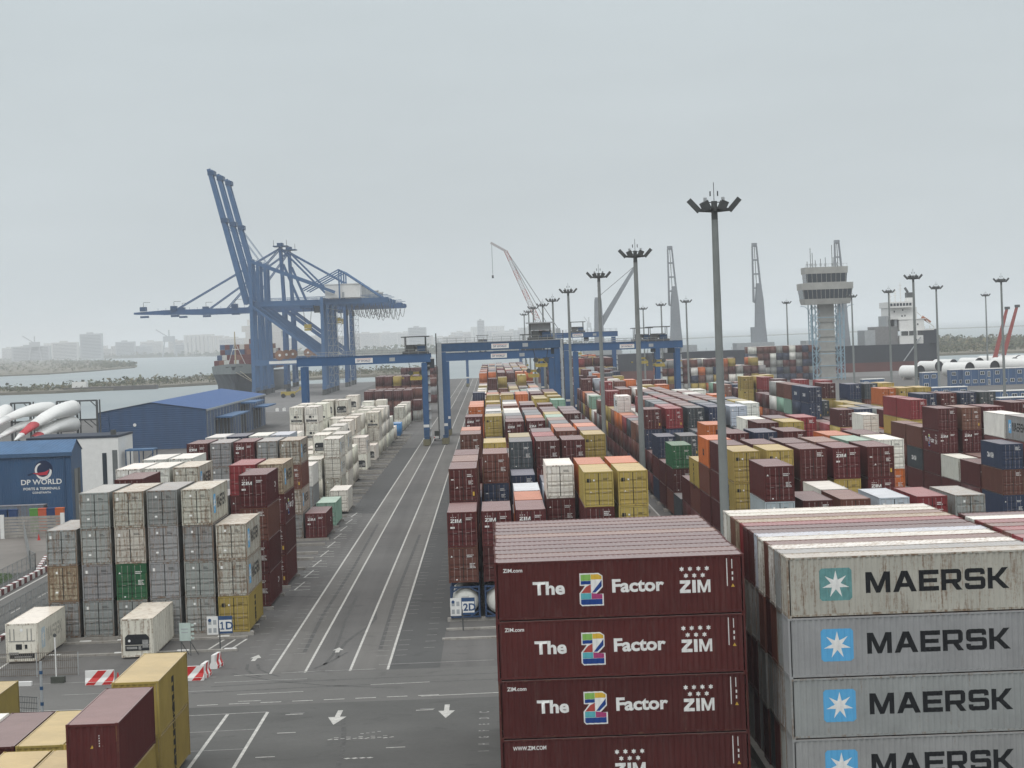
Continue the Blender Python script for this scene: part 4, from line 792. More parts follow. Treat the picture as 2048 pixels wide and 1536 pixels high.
mp0 = mast_proto(1); mp1 = mast_proto(2)
MASTS = [(1428, 400, 0, 'tallest and nearest grey light mast beside the yellow containers, foot hidden by the MAERSK block'), (1270, 500, 1, 'second nearest light mast, in the lane left of the right block'), (1197, 545, 1, 'third light mast along the lane, left of the slanting grey crane boom'), (1136, 578, 1, 'fourth light mast of the lane line, right of the lattice crane'),
         (1105, 597, 1, 'fifth light mast of the lane line, behind the lattice boom'), (1085, 607, 1, 'sixth light mast of the lane line, in front of the lattice boom foot'), (1066, 613, 1, 'seventh light mast of the lane line'), (1057, 621, 1, 'eighth light mast of the lane line'), (1048, 627, 1, 'farthest light mast at the left end of the lane line'),
         (1286, 615, 1, 'distant light mast just right of the second nearest mast'), (1322, 607, 1, 'distant light mast between slanting boom and first ship crane'), (1372, 600, 1, 'distant light mast touching the first upright ship crane'), (1573, 603, 1, 'distant light mast between second ship crane and control tower'), (1703, 590, 1, 'light mast just right of the control tower'),
         (1777, 580, 1, 'light mast left of the white ship bridge'), (1826, 550, 1, 'tall light mast in front of the white ship bridge'), (1872, 572, 1, 'light mast at the stern of the bulk carrier'), (1971, 588, 1, 'slim distant light mast left of the red mobile cranes'), (2002, 557, 1, 'light mast at the red cranes near the right edge')]
for i, (px, py, d, lab) in enumerate(MASTS):
    hy = VPY - SLOPE * (px - VPX); Y = FPX * 10.3 / (hy - py); xh = px + SLOPE * (hy - py) * -1.0 * -1.0 + .0
    dv = (AF * FPX + AX * (px - 1024) - AY * (py - 768)); X = dv.x / dv.y * Y
    t = mp0 if i == 0 else mp1 if i == 1 else tree_copy(mp1)
    t.location = (X, Y, 0); t['label'] = lab; t['group'] = 'light masts over the terminal'

# ------------------------------------------------------------------ yard gantry cranes (rubber tyred)
def rtg(x0, x1, y, H, label, tall=False, trol=.85, dz=0, spread=(14,)):
    t = thing('yard_gantry_crane', label, 'yard crane', ((x0 + x1) / 2, y, 0), group='rubber tyred yard gantry cranes'); hw = (x1 - x0) / 2; D = 6.8
    for s in (-1, 1):
        for yy in (0, D):
            l_ = MB(); l_.beam((s * hw, yy, 1.6), (s * hw, yy, H - 1), 1.15, .85, BLUE, up=(0, 1, 0), w2=1.25, h2=.95); lo = l_.build('leg', t)
            if yy == 0:
                q = MB(); q.box(s * hw - .6, s * hw + .6, yy - .47, yy - .43, 4, 4.6, WHT); q.box(s * hw - .45, s * hw + .45, -.47, -.43, 2, 3.4, DBL); q.build('equipment_box', lo)
        q = MB(); q.box(s * hw - .5, s * hw + .5, -1.6, D + 1.6, 1.3, 2.1, DBL); q.box(s * hw - .45, s * hw + .45, .5, D - .5, 2.1, 3.6, GREYP if s > 0 else BLUE); q.build('sill_beam', t)
        for yy in (-1.2, D + 1.2):
            for k in (-.75, .75):
                q = MB(); q.tube((s * hw - .38, yy + k, .68), (s * hw + .38, yy + k, .68), .68, BLK, 14); q.tube((s * hw - .4, yy + k, .68), (s * hw + .4, yy + k, .68), .3, GREYP, 8); q.build('wheel', t)
            q = MB(); q.box(s * hw - .75, s * hw + .75, yy - 1.55, yy - 1.4 if yy < 0 else yy - 1.45, .15, 1.5, mat('hazard_guard', (.16, .15, .09), .8, dirt=.5)); q.build('bumper', t)
    for yy in (-.15, D + .15):
        q = MB(); q.beam((-hw - 1.4, yy, H), (hw + 1.4, yy, H), .9, 1.75, BLUE if not tall else DBL); q.box(-hw - 1.4, hw + 1.4, yy - .55, yy + .55, H + .88, H + 1.02, GREYP if tall else DBL); gb_ = q.build('girder', t)
        if yy < 0:
            q = MB(); yf = yy - .47; q.box(-1.8, 2.0, yf - .03, yf, H - .55, H + .5, WHT); q.box(hw - 7.5, hw - 6.3, yf - .03, yf, H - .4, H + .4, GREYP); q.build('sign_board', gb_)
            me = merge([(decal(shift(text_bm('DP WORLD', .42, .02), -1.45, H - .3), lambda u, v, d: (u, yf - .036, v)), mat('navy_lettering', (.02, .04, .12))), (decal(rect_bm(-1.5, 1.7, H + .26, H + .34), lambda u, v, d: (u, yf - .036, v)), RED)], 'lettering'); link('lettering', me, gb_)
            me = merge([(decal(shift(text_bm('NAVIS', .5, .02) if False else text_bm('KONECRANES', .5, .02), hw - 5.7, H - .25), lambda u, v, d: (u, yf - .01, v)), WHT)], 'lettering') if False else None
    q = MB()
    for yy in (-.9, D + .9):
        for i in range(int(hw) + 2): xx = -hw - 1 + i * 2; q.beam((xx, yy, H + .95), (xx, yy, H + 2.0), .06, .06, GALV)
        for z in (H + 1.45, H + 2.0): q.beam((-hw - 1.4, yy, z), (hw + 1.4, yy, z), .06, .06, GALV)
    q.build('handrail', t)
    tx = -hw + 2 * hw * trol; q = MB()     # trolley with open machinery under a canopy
    q.box(tx - 2.8, tx + 2.8, -.6, D + .6, H + 1.03, H + 1.6, DGREY); q.box(tx - 1.9, tx - .2, .6, 3.2, H + 1.6, H + 3.0, DGREY); q.box(tx + .4, tx + 2.2, 1.2, 4.8, H + 1.6, H + 2.7, DBL); q.tube((tx - 2, 4.5, H + 2.4), (tx + 2, 4.5, H + 2.4), .6, GREYP, 12)
    for sx in (-2.2, 2.2):
        for yy in (0, D): q.beam((tx + sx, yy, H + 1.6), (tx + sx, yy, H + 4.6), .18, .18, DGREY)
    q.box(tx - 3.0, tx + 3.0, -.8, D + .8, H + 4.6, H + 4.85, DGREY if not tall else GREYP)
    if tall: q.box(tx - 2.2, tx + 2.2, 1, 5, H + 3.1, H + 4.6, GREYP)
    q.box(tx + 2.2, tx + 4.0, 0, 1.8, H - 2.2, H - .2, GLASS); q.box(tx + 2.1, tx + 4.1, -.1, 1.9, H - .2, H + .1, WHT)
    tr = q.build('trolley', t)
    for zs in spread:
        q = MB(); z = zs
        q.beam((tx - 3.0, D / 2 - 1.1, z), (tx - 3.0, D / 2 + 1.1, z), .4, .4, YELL); q.box(tx - 1.3, tx + 1.3, D / 2 - 4.5, D / 2 + 4.5, z - .2, z + .25, YELL); q.box(tx - 1.22, tx + 1.22, D / 2 - 6.1, D / 2 - 5.7, z - .45, z, YELL); q.box(tx - 1.22, tx + 1.22, D / 2 + 5.7, D / 2 + 6.1, z - .45, z, YELL)
        q.box(tx - .35, tx + .35, D / 2 - 5.8, D / 2 + 5.8, z - .35, z + .05, DGREY); q.box(tx - 1.6, tx + 1.6, D / 2 - 2, D / 2 + 2, z + .8, z + 1.3, YELL)
        for sx in (-1, 1):
            q.tube((tx + sx * 1.2, D / 2 - 2, z + 1.1), (tx + sx * 1.2, D / 2 - 2.2, z + 1.1), .55, DGREY, 12); q.beam((tx + sx * 1.2, D / 2 - 2, z + .3), (tx + sx * .6, D / 2 - 2, z + .9), .2, .2, YELL)
            for yy in (-1.8, 1.8): q.tube((tx + sx * 1.2, D / 2 + yy, z + 1.2), (tx + sx * 2, D / 2 + yy, H + 1.1), .035, BLK, 4)
        q.build('spreader', t)
    q = MB(); xx = -hw - 1.0
    for k in range(9): q.beam((hw + .9, -.2, 2 + 1.9 * k), (hw + .9, .9, 3.5 + 1.9 * k), .5, .08, GALV)
    q.build('stair', t)
    return t
rtg(-40.9, -14.7, 548, 19.0, 'blue yard crane straddling the left block, dark trolley at its right end', trol=.93, spread=(14.8,))
g2 = rtg(-10.7, 14.3, 552, 21.1, 'tallest blue yard crane over the middle block with pale grey cable posts', tall=True, trol=.86, spread=(16.6,))
q = MB(); q.beam((-13.2, -.75, 1.2), (-13.2, -.75, 22.3), .95, .3, GREYP, up=(0, 1, 0)); q.beam((-13.85, -.7, 1.2), (-13.85, -.7, 24.3), .25, .25, DGREY, up=(0, 1, 0)); q.build('cable_post', g2)
q = MB(); q.tube((13.5, -.8, 1), (13.5, -.8, 22), .26, GREYP, 8); q.tube((13.9, -.6, 2), (13.9, -.6, 24), .08, DGREY, 6); q.build('cable_post', g2)
rtg(-10.9, 14.1, 600, 18.6, 'lower blue yard crane close behind the tallest one over the middle block', trol=.83, spread=(13.6,))
rtg(22.0, 48.6, 660, 19.4, 'nearer of two blue yard cranes over the right block', trol=.82, spread=(14.2,))
rtg(21.2, 47.0, 715, 19.3, 'farther of two blue yard cranes over the right block', trol=.84, spread=(14.4,))
rtg(18.0, 44.0, 905, 22.5, 'distant yard crane with raised trolley left of the right block cranes', trol=.5, spread=(16,))
rtg(-11.6, 13.5, 1180, 19.0, 'farthest yard crane over the end of the middle block', trol=.3, spread=(15,))

# ------------------------------------------------------------------ ship-to-shore cranes
def sts(y, raised, label, tip_len=62, col=None):
    col = col or (BLUEL if raised else BLUE); t = thing('quay_crane', label, 'quay crane', (-105, y, 0), group='blue ship-to-shore cranes on the quay'); G = 31.0; D = 17.0; zg = 41.0; ztop = 62 if raised else 72
    for xx, nm in ((0, 'sea'), (G, 'land')):
        for yy in (0, D):
            q = MB(); q.beam((xx, yy, 3), (xx, yy, (61 if xx == 0 and raised else zg + 2)), 1.8, 2.0, col, up=(0, 1, 0), w2=1.3, h2=1.6); lg = q.build('leg', t)
        q = MB(); q.box(xx - .8, xx + .8, -4, D + 4, 2.5, 4.2, col)
        for k in range(5): q.box(xx - .7, xx + .7, -5 + k * 1.9, -3.6 + k * 1.9, 0, 2.4, DGREY); q.box(xx - .7, xx + .7, D - 3.2 + k * 1.9, D - 1.8 + k * 1.9, 0, 2.4, DGREY)
        q.build('bogie', t)
        q = MB(); q.beam((xx, 0, 15), (xx, D, 15), 1.4, 1.8, col); q.beam((xx, 0, zg + 1), (xx, D, zg + 1), 1.2, 1.6, col); q.build('portal_beam', t)
    for yy in (0, D):
        q = MB(); q.beam((0, yy, 15), (G, yy, 15), 1.6, 2.4, col); q.build('portal_beam', t)
        q = MB(); q.beam((.5, yy, zg - 1), (G - .5, yy, 16.5), 1.0, 1.2, col); q.build('brace', t)
        if raised: q = MB(); q.beam((0, yy, 60), (G + 6, yy, zg + 4), 1.0, 1.3, col); q.build('backstay', t)
        if raised and y < 1160: q = MB(); q.beam((G + 8, yy, zg + 1), (G + 8, yy, zg + 14), .6, .7, col); q.tube((G + 8, yy, zg + 14), (G - 9, yy, zg + 5.5), .3, col, 5); q.tube((G + 8, yy, zg + 14), (G + 26, yy, zg + 1.2), .3, col, 5); q.build('rear_mast', t)
    for yy in (4.5, D - 4.5):
        q = MB(); q.beam((0, yy, zg), (G + 29, yy, zg), 1.3, 2.3, col); q.build('girder', t)
        hinge = Vector((-2.5, yy, zg + .2))
        if raised:
            a = math.radians(76.5); tip = hinge + Vector((-math.cos(a), 0, math.sin(a))) * tip_len; q = MB(); q.beam(hinge, tip, 1.3, 2.3, col, up=(1, 0, 0), h2=1.7); q.build('boom', t)
            q = MB(); m1 = hinge + (tip - hinge) * .62; q.tube((0, yy, 62), m1, .12, col, 5); q.tube((0, yy, 62), hinge + (tip - hinge) * .3, .12, col, 5); q.build('forestay', t)
        else:
            tip = hinge + Vector((-tip_len, 0, 0)); q = MB(); q.beam(hinge, tip + Vector((14, 0, 0)), 1.3, 2.4, col); q.beam(tip + Vector((14, 0, 0)), tip, 1.3, 2.2, col, h2=1.0); q.build('boom', t)
            q = MB(); q.tube((-1, yy, ztop), hinge + Vector((-tip_len * .72, 0, 1)), .3, col, 6); q.tube((-1, yy, ztop), hinge + Vector((-tip_len * .36, 0, 1)), .3, col, 6); q.tube((-1, yy, ztop), (G - 4, yy, zg + 1), .4, col, 6); q.tube((-1, yy, ztop), (G + 18, yy, zg + 1), .3, col, 6); q.build('stay', t)
            q = MB(); q.beam((0, yy, zg), (-1, yy, ztop), 1.3, 1.4, col); q.beam((9, yy, zg), (0, yy, ztop - 8), .7, .8, col); q.build('apex_frame', t)
    q = MB()
    if raised:
        a = math.radians(76.5); dd = Vector((-math.cos(a), 0, math.sin(a))); h0 = Vector((-2.5, D / 2, zg + .2))
        for f in (.05, .3, .62, .96): p = h0 + dd * tip_len * f; q = MB(); q.beam(p - Vector((0, 4.6, 0)), p + Vector((0, 4.6, 0)), .8, .8, col); q.build('cross_beam', t)
        for f in (.62, .97): p = h0 + dd * tip_len * f; q = MB(); q.box(p.x - .9, p.x + 2.0, p.y - 5, p.y + 5, p.z - 1.0, p.z + 1.0, DBL); q.build('boom_platform', t)
        q = MB()
        q.beam((0, 0, 60.5), (0, D, 60.5), 1.2, 1.4, col)
    else:
        for f in (.05, .4, .75, .99): q.beam((-2.5 - tip_len * f, 3.5, zg + .3), (-2.5 - tip_len * f, D - 3.5, zg + .3), .8, .8, col); q.build('cross_beam', t); q = MB()
        q.beam((-1, 3.5, ztop), (-1, D - 3.5, ztop), 1.2, 1.4, col); q.box(-1 - 3.4, -1 + 4, 2.5, D - 2.5, ztop + .7, ztop + 1.2, DBL); q.box(-1 - 1.4, -1 + 1.4, 4, D - 4, ztop + 1.2, ztop + 2.6, DBL)
        for dx in (-3, 3.6): q.beam((-1 + dx, 3, ztop + 1), (-1 + dx, 3, ztop + 4), .2, .2, DGREY)
    q.build('cross_beam', t)
    q = MB(); q.beam((G + 10, 4.5, zg), (G + 10, D - 4.5, zg), 1, 1.5, col); q.beam((G + 29, 4.5, zg), (G + 29, D - 4.5, zg), 1, 1.5, col); q.build('end_tie', t)
    q = MB(); hc = WHT if y < 1150 else GREYP; q.box(G + 1.5, G + 17, 2, D - 2, zg + 1.6, zg + 7.4, hc); q.box(G + 1.2, G + 17.3, 1.7, D - 1.7, zg + 7.4, zg + 7.7, WHT); mh = q.build('machinery_house', t)
    q = MB(); q.tube((G + 5, 1.9, zg + 4), (G + 5, 2.02, zg + 4), .9, WHT, 12); q.box(G + 9, G + 10, 1.95, 2.03, zg + 1.8, zg + 4, GREYP); q.build('vent', mh)
    q = MB()                                             # walkways, rails and the hanging cable loops of the trolley
    for yy in (3.0, D - 3.0):
        for i in range(15): q.beam((i * 4, yy, zg + 1.2), (i * 4, yy, zg + 2.4), .12, .12, col)
        q.beam((0, yy, zg + 2.4), (G + 29, yy, zg + 2.4), .14, .14, col)
    if not raised:
        for i in range(16): q.beam((-4 - i * 4, 3, zg + 1.2), (-4 - i * 4, 3, zg + 2.4), .12, .12, col)
        for f in (.3, .72, .93): q.box(-2.5 - tip_len * f - 2, -2.5 - tip_len * f + 1, 3, 9, zg + 1.2, zg + 3.4, DBL); q.beam((-2.5 - tip_len * f, 3, zg + 3), (-2.5 - tip_len * f, 3, zg + 5.6), .2, .2, DGREY); q.beam((-2.5 - tip_len * f, 3, zg + 5.6), (-2.5 - tip_len * f + 3.5, 3, zg + 5.6), .2, .2, DGREY); q.box(-2.5 - tip_len * f - 2, -2.5 - tip_len * f + 2, 4, 8, zg - 2.2, zg - 1.2, DBL)
    q.build('walkway', t)
    q = MB()
    for i in range(7):
        xa = G + 10.5 + i * 2.6; pts = [(xa + 2.6 * k / 8, 3.4, zg - 1.4 - (4.4 + .8 * (i % 3)) * (1 - (2 * k / 8 - 1) ** 2)) for k in range(9)]
        for p0, p1 in zip(pts, pts[1:]): q.tube(p0, p1, .11, DGREY, 4, cap=False)
    q.build('cable_festoon', t)
    q = MB(); tx = G - 7 if raised else G - 4; q.box(tx - 3, tx + 3, 3, D - 3, zg - 2.6, zg - 1.3, DBL); q.box(tx + 3.2, tx + 5.6, 5, 7.5, zg - 4.6, zg - 1.6, GLASS); q.build('trolley', t)
    if raised and y < 1130 or not raised:
        q = MB(); zs = 29 if raised else 33; q.box(tx - 6, tx + 6, D / 2 - 1.2, D / 2 + 1.2, zs - .4, zs + .4, YELL) if False else q.box(tx - 1.2, tx + 1.2, D / 2 - 6, D / 2 + 6, zs - .4, zs + .4, YELL)
        q.box(tx - 1.5, tx + 1.5, D / 2 - 2.5, D / 2 + 2.5, zs + .6, zs + 2.4, YELL)
        for sx in (-1, 1):
            for sy in (-2, 2): q.tube((tx + sx, D / 2 + sy, zs + 2.4), (tx + sx * 2, D / 2 + sy, zg - 2), .06, BLK, 4)
        q.build('spreader', t)
    q = MB()
    for k in range(11): z = 5 + k * 3.3; q.box(G + 1.2, G + 3.2, D - 1.2 + (1 if k % 2 else 0), D + .2 + (1 if k % 2 else 0), z, z + .2, GREYP); q.beam((G + 1.3, D - 1, z), (G + 3.1, D - 1, z + 3.3), .4, .12, GREYP)
    for k in (G + 1.2, G + 3.2): q.beam((k, D, 3), (k, D, zg), .15, .15, GREYP)
    q.build('stair', t)
    for xx in (G * .38,):
        q = MB(); q.tube((xx, -1.2, 18.2), (xx, -.5, 18.2), 2.2, mat('reel_rust', (.22, .12, .08)), 20); q.tube((xx, -1.3, 18.2), (xx, -.4, 18.2), .6, WHT, 10); q.build('cable_reel', t)
    q = MB(); q.box(7, 22, -.84, -.8, 14.4, 15.7, WHT); q.build('sign_board', t)
    return t
sts(1113, True, 'nearest quay crane, light blue with raised boom and white machinery house'); sts(1150, True, 'middle quay crane of three with raised booms'); sts(1187, True, 'rearmost quay crane of three with raised booms')
sts(1285, False, 'quay crane with lowered boom reaching left over the water', 74); sts(1340, False, 'farthest quay crane, lowered boom hidden behind its neighbour', 60)

# ------------------------------------------------------------------ ships
NAVYH = mat('hull_dark', (.035, .042, .052), .5, var=.15, scale=.1, dirt=.15, dirtcol=(.1, .09, .085)); REDH = mat('hull_red', (.12, .045, .04), .6, var=.2, scale=.1, dirt=.3); GRYH = mat('forecastle_grey', (.17, .19, .19), .6, var=.1); DECKC = mat('deck_grey', (.13, .14, .14))
def hull(name, parent, Ln, Bm, zt, zw, lower, upper, sheer=2.5):
    """bow at y=0, stern at y=Ln, x across"""
    st = [(0, .04, .02), (.015, .30, .04), (.04, .62, .16), (.08, .86, .40), (.14, .98, .72), (.22, 1, .93), (.4, 1, 1), (.85, 1, 1), (.95, .96, .82), (1, .88, .55)]
    rw = MB(); rings = []
    for f, wt, wb in st:
        y = f * Ln; zz = zt + (sheer if f < .13 else 0); yt = y - (4 if f < .02 else 2.5 if f < .05 else 0); wtop, wbot = Bm / 2 * wt, Bm / 2 * wb; wm = wbot + (wtop - wbot) * .35
        rings.append([(-wbot, y, zw - 3), (-wm, y - (yt - y) * -.3, (zw + zz) * .42), (-wtop, yt, zz), (wtop, yt, zz), (wm, y - (yt - y) * -.3, (zw + zz) * .42), (wbot, y, zw - 3)])
    rw.loft(rings, upper); return rw.build(name, parent)
s1 = thing('container_ship', 'dark hulled container ship moored bow-on beside the quay cranes', 'ship', (-126.5, 1240, 0), 0)
hull('hull', s1, 190, 27, 9.0, -2, REDH, NAVYH, 3.8)
q = MB(); q.loft([[(-13 * w_, y, 9.2), (13 * w_, y, 9.2), (13 * w_ + .3, y, z), (-13 * w_ - .3, y, z)] for y, w_, z in ((-3.4, .08, 14.2), (.5, .42, 13.9), (5, .74, 13.4), (12, .92, 13.0), (22, 1.0, 12.9))], GRYH); q.build('forecastle', s1)
q = MB(); q.tube((0, 8, 12), (0, 8, 30), .45, mat('mast_buff', (.4, .33, .22)), 8, .25); q.tube((0, 8, 25), (4.5, 14, 13), .15, WHT, 5); q.tube((0, 8, 25), (-4.5, 14, 13), .15, WHT, 5); q.box(-1.5, 1.5, 7.6, 8.4, 21, 21.4, WHT); q.build('foremast', s1)
q = MB()
for zz, hw_, y0 in ((34, 9, 168), (30.5, 12, 166), (27, 10, 166), (18, 11, 166)): q.box(-hw_, hw_, y0, y0 + 14, zz, zz + (3.3 if zz > 18 else 9), WHT)
q.tube((0, 172, 37), (0, 172, 44), .4, WHT, 6); q.tube((-3, 169, 37), (-3, 169, 41), .8, WHT, 8); q.build('bridge', s1)
rr = random.Random(9); sb = MB()
DECK = [(mat('deck_box_maroon', (.12, .035, .035)), .5), (mat('deck_box_white', (.5, .5, .47)), .2), (mat('deck_box_blue', (.06, .1, .18)), .15), (mat('deck_box_brown', (.2, .09, .06)), .15)]
def deck_m():
    u = rr.random(); a = 0
    for m_, p_ in DECK:
        a += p_
        if u <= a: return m_
    return DECK[0][0]
for bay in range(9):
    hgt = 2 if bay == 0 else rr.choice([3, 4, 4, 5])
    for c in range(10):
        for z in range(hgt + (1 if (bay > 0 and c in (6, 7, 8)) else 0)): sb.box(-12.4 + 2.5 * c, -10.0 + 2.5 * c, 24 + bay * 15, 24 + bay * 15 + 12.2, 10.6 + 2.62 * z, 13.15 + 2.62 * z, deck_m())
sb.build('deck_cargo', s1)
q = MB(); q.tube((2.6, -1.0, 10.8), (17.2, -22, .6), .12, mat('rope', (.45, .4, .3)), 5); q.tube((-1, -2.5, 11.2), (17.2, -10, .6), .1, mat('rope', (.45, .4, .3)), 5); q.build('mooring_line', s1)

s2 = thing('bulk_carrier', 'long dark bulk carrier with upright grey cranes moored across the right background', 'ship', (212, 1214, 0), 0)
q = MB(); hx = [(-190, .3), (-184, .7), (-170, 1), (-25, 1), (-4, .95), (0, .8)]
def hring(x, w_, z0, z1, e_=0): return [(x, -16 * w_, z0), (x, 16 * w_, z0), (x + e_, 16 * w_, z1), (x + e_, -16 * w_, z1)]
q.loft([hring(x, w_, 4.2, 12.4) for x, w_ in hx], NAVYH); q.build('hull', s2)
q = MB(); q.loft([hring(x, w_ * .995, -4, 4.2) for x, w_ in hx], REDH); q.build('boot_topping', s2)
q = MB(); q.box(-6.6, -.2, -15.3, 15.3, 12.42, 19, NAVYH); q.build('stern_block', s2)
q = MB()
for x0, x1, z0, z1, hy in ((-17.8, -6.62, 12.42, 16.3, 15), (-17.8, -6.0, 19, 24, 15), (-22, -9, 24.3, 29.8, 13), (-22.4, -11.5, 29.8, 32.6, 16), (-17.6, -1.5, 18.6, 19.0, 15.6), (-18.2, -5, 24.0, 24.3, 15.4), (-14, -10, 19, 24, 15.2)): q.box(x0, x1, -hy, hy, z0, z1, WHT)
for x in (-17.6, -13.8, -9.8, -6.2, -3.6, -1.8): q.box(x, x + .4, -15.5, -15.1, 16.3 if x < -6.5 else 19.02, 18.6 if x < -6.5 else 20.6, WHT)
q.beam((-9, -12, 27.5), (-1, -13, 20), .5, .5, WHT)
sup = q.build('superstructure', s2)
q = MB()
for i in range(7): q.box(-22 + i * 1.5, -20.9 + i * 1.5, -16.06, -15.98, 30.6, 31.9, GLASS)
for x, z in ((-20, 27.6), (-16, 28.2), (-16.4, 25.4), (-15, 25.5), (-13.5, 21.4), (-9.4, 21.2), (-10.2, 13.8), (-9.2, 13.8)): q.box(x, x + .6, -13.06 if z > 24.3 else -15.06, -12.9 if z > 24.3 else -14.9, z, z + .8, GLASS)
q.box(-17, -7, -14.9, -14.8, 16.4, 18.5, DGREY)
q.build('window', sup)
q = MB(); q.box(-12, -8.8, -3, 3, 29.8, 34.5, WHT); q.box(-11.8, -9, -2.8, 2.8, 34.5, 37, DGREY); q.tube((-10.8, 0, 37), (-12.2, 0, 39.4), .6, DGREY, 8); q.build('funnel', s2)
q = MB()
for x, h_ in ((-19.5, 38.5), (-17, 39), (-14.4, 42)): q.tube((x, 0, 32.6), (x, 0, h_), .28, WHT, 6, .15); q.box(x - .9, x + .9, -.2, .2, h_ - 3.4, h_ - 3.1, WHT); q.box(x - .7, x + .7, -.2, .2, h_ - 1.6, h_ - 1.3, WHT)
q.build('mast', s2)
q = MB(); q.beam((-8, -15.7, 15.5), (-16.5, -16.2, 4.4), .9, .4, GREYP); q.build('gangway', s2)
q = MB(); q.beam((-6.5, -12, 25), (-2.6, -12, 22.2), 1.6, 1.4, mat('lifeboat_orange', (.34, .14, .08))); q.build('lifeboat', s2)
q = MB()
for x in (-168, -132, -95, -62): q.box(x, x + 18, -11, 11, 12.4, 15.6, GREYP)
for x in range(-186, -36, 4): q.beam((x, -15.5, 12.4), (x, -15.5, 14), .15, .15, GREYP)
q.build('hatch_cover', s2); q = MB(); q.box(-29, -18.2, -12, 12, 12.42, 21, mat('hatch_grey', (.2, .2, .2))); q.box(-34, -29, -12, 12, 12.42, 19.5, GREYP); q.box(-23.6, -22.6, -12, 12, 21, 26, GREYP); q.box(-19.6, -18.4, -12, 12, 21, 26, GREYP); q.build('deck_house', s2)
SCR = mat('ship_crane_grey', (.24, .26, .28), .6, var=.08)
for i, (px, lean) in enumerate(((1352, 0), (1521, 0), (1686, 0))):
    d_ = (AF * FPX + AX * (px - 1024) - AY * (690 - 768)); X = d_.x / d_.y * 1214
    q = MB(); x = X - 212; q.box(x - 4.2, x + 2.4, -4, 4, 12.4, 23 if i == 1 else 17, SCR); q.loft([[(x - 2.8 * w_, -2.6, z), (x + 3.2 * w_, -2.6, z), (x + 3.2 * w_, 2.6, z), (x - 2.8 * w_, 2.6, z)] for z, w_ in ((12.4, 1.05), (19, .92), (24, .8), (36, .62), (44, .34))], SCR); cr_ = q.build('crane_post', s2)
    q = MB(); zb, zt = 35, 62; bx0, bx1, tx0, tx1 = x - 2.6, x + 1.5, x - 2.4, x - .4
    for yy in (-1.3, 1.3): q.beam((bx0, yy, zb), (tx0, yy, zt), .8, .7, SCR, up=(0, 1, 0), w2=.5); q.beam((bx1, yy, zb), (tx1, yy, zt), .8, .7, SCR, up=(0, 1, 0), w2=.5)
    for k in range(5):
        f = k / 4; z = zb + (zt - zb) * f; q.beam((bx0 + (tx0 - bx0) * f, 0, z), (bx1 + (tx1 - bx1) * f, 0, z), 2.8, .7, SCR)
    for yy in (-.5, .5): q.tube(((bx0 + bx1) / 2 - .3, yy, zb + 5), ((tx0 + tx1) / 2, yy, zt), .1, DGREY, 4)
    q.box(tx0 - .2, tx1 + .2, -1.6, 1.6, zt, zt + 1.4, SCR); q.build('crane_jib', cr_)
# fourth ship crane with its boom slewed out
q = MB(); x = (AF * FPX + AX * (1199 - 1024) - AY * (690 - 768)); x = x.x / x.y * 1214 - 212; q.loft([[(x - w_, -2.4, z), (x + w_, -2.4, z), (x + w_, 2.4, z), (x - w_, 2.4, z)] for z, w_ in ((-1, 2.6), (24, 2.2), (38, 1.7), (40, 1.4))], SCR); q.build('crane_post', s2)
q = MB(); q.beam((x + 1, 0, 27), (x + 19, 0, 55), 2.4, 2.8, SCR, w2=1.2, h2=1.4); q.tube((x, -.6, 40), (x + 19, -.6, 55), .1, DGREY, 4); q.tube((x, .6, 40), (x + 19, .6, 55), .1, DGREY, 4); q.build('crane_jib', s2)

# lattice mobile harbour crane
mh = thing('mobile_harbour_crane', 'mobile crane with long pale lattice boom leaning left', 'mobile crane', (33, 1280, 0))
def lattice(q, a, b_, w0, w1, n, m, m2=None):
    a, b_ = Vector(a), Vector(b_); d = (b_ - a).normalized(); s = Vector((0, 1, 0)); u = d.cross(s).normalized(); P = []
    for k in range(n + 1):
        f = k / n; w_ = w0 + (w1 - w0) * min(1, f); c_ = a + (b_ - a) * f; P.append([c_ + s * w_ / 2 * i + u * w_ / 2 * j for i, j in ((-1, -1), (1, -1), (1, 1), (-1, 1))])
    for k in range(n):
        mm = m if (k // 3) % 2 == 0 or m2 is None else m2
        for i in range(4):
            q.tube(P[k][i], P[k + 1][i], .16, mm, 4, cap=False); q.tube(P[k][i], P[k + 1][(i + 1) % 4], .09, mm, 3, cap=False); q.tube(P[k + 1][i], P[k + 1][(i + 1) % 4], .09, mm, 3, cap=False)
LAT = mat('boom_pale', (.42, .4, .4)); LATR = mat('boom_red', (.38, .14, .12))
q = MB(); lattice(q, (-3, 0, 16), (-24, 0, 66), 2.8, 1.4, 30, LAT, LATR); q.beam((-24, 0, 66), (-31.5, 0, 70.5), .9, 1.2, LAT); q.build('boom', mh)
q = MB(); q.box(-4, 6, -3.5, 3.5, 4, 12, GREYP); q.box(-6, 6, -6, 6, 1.2, 4, DGREY); q.beam((2, 0, 12), (1, 0, 26), 2.2, 2.2, GREYP); q.build('chassis', mh)
q = MB(); q.tube((1, 0, 26), (-23.5, 0, 66), .14, DGREY, 4); q.tube((4, 0, 12), (-22, 0, 63), .12, DGREY, 4); q.tube((-31, 0, 70), (-31, 0, 54), .09, DGREY, 4); q.box(-31.5, -30.5, -.4, .4, 52.5, 54, DGREY); q.build('hoist_rope', mh)

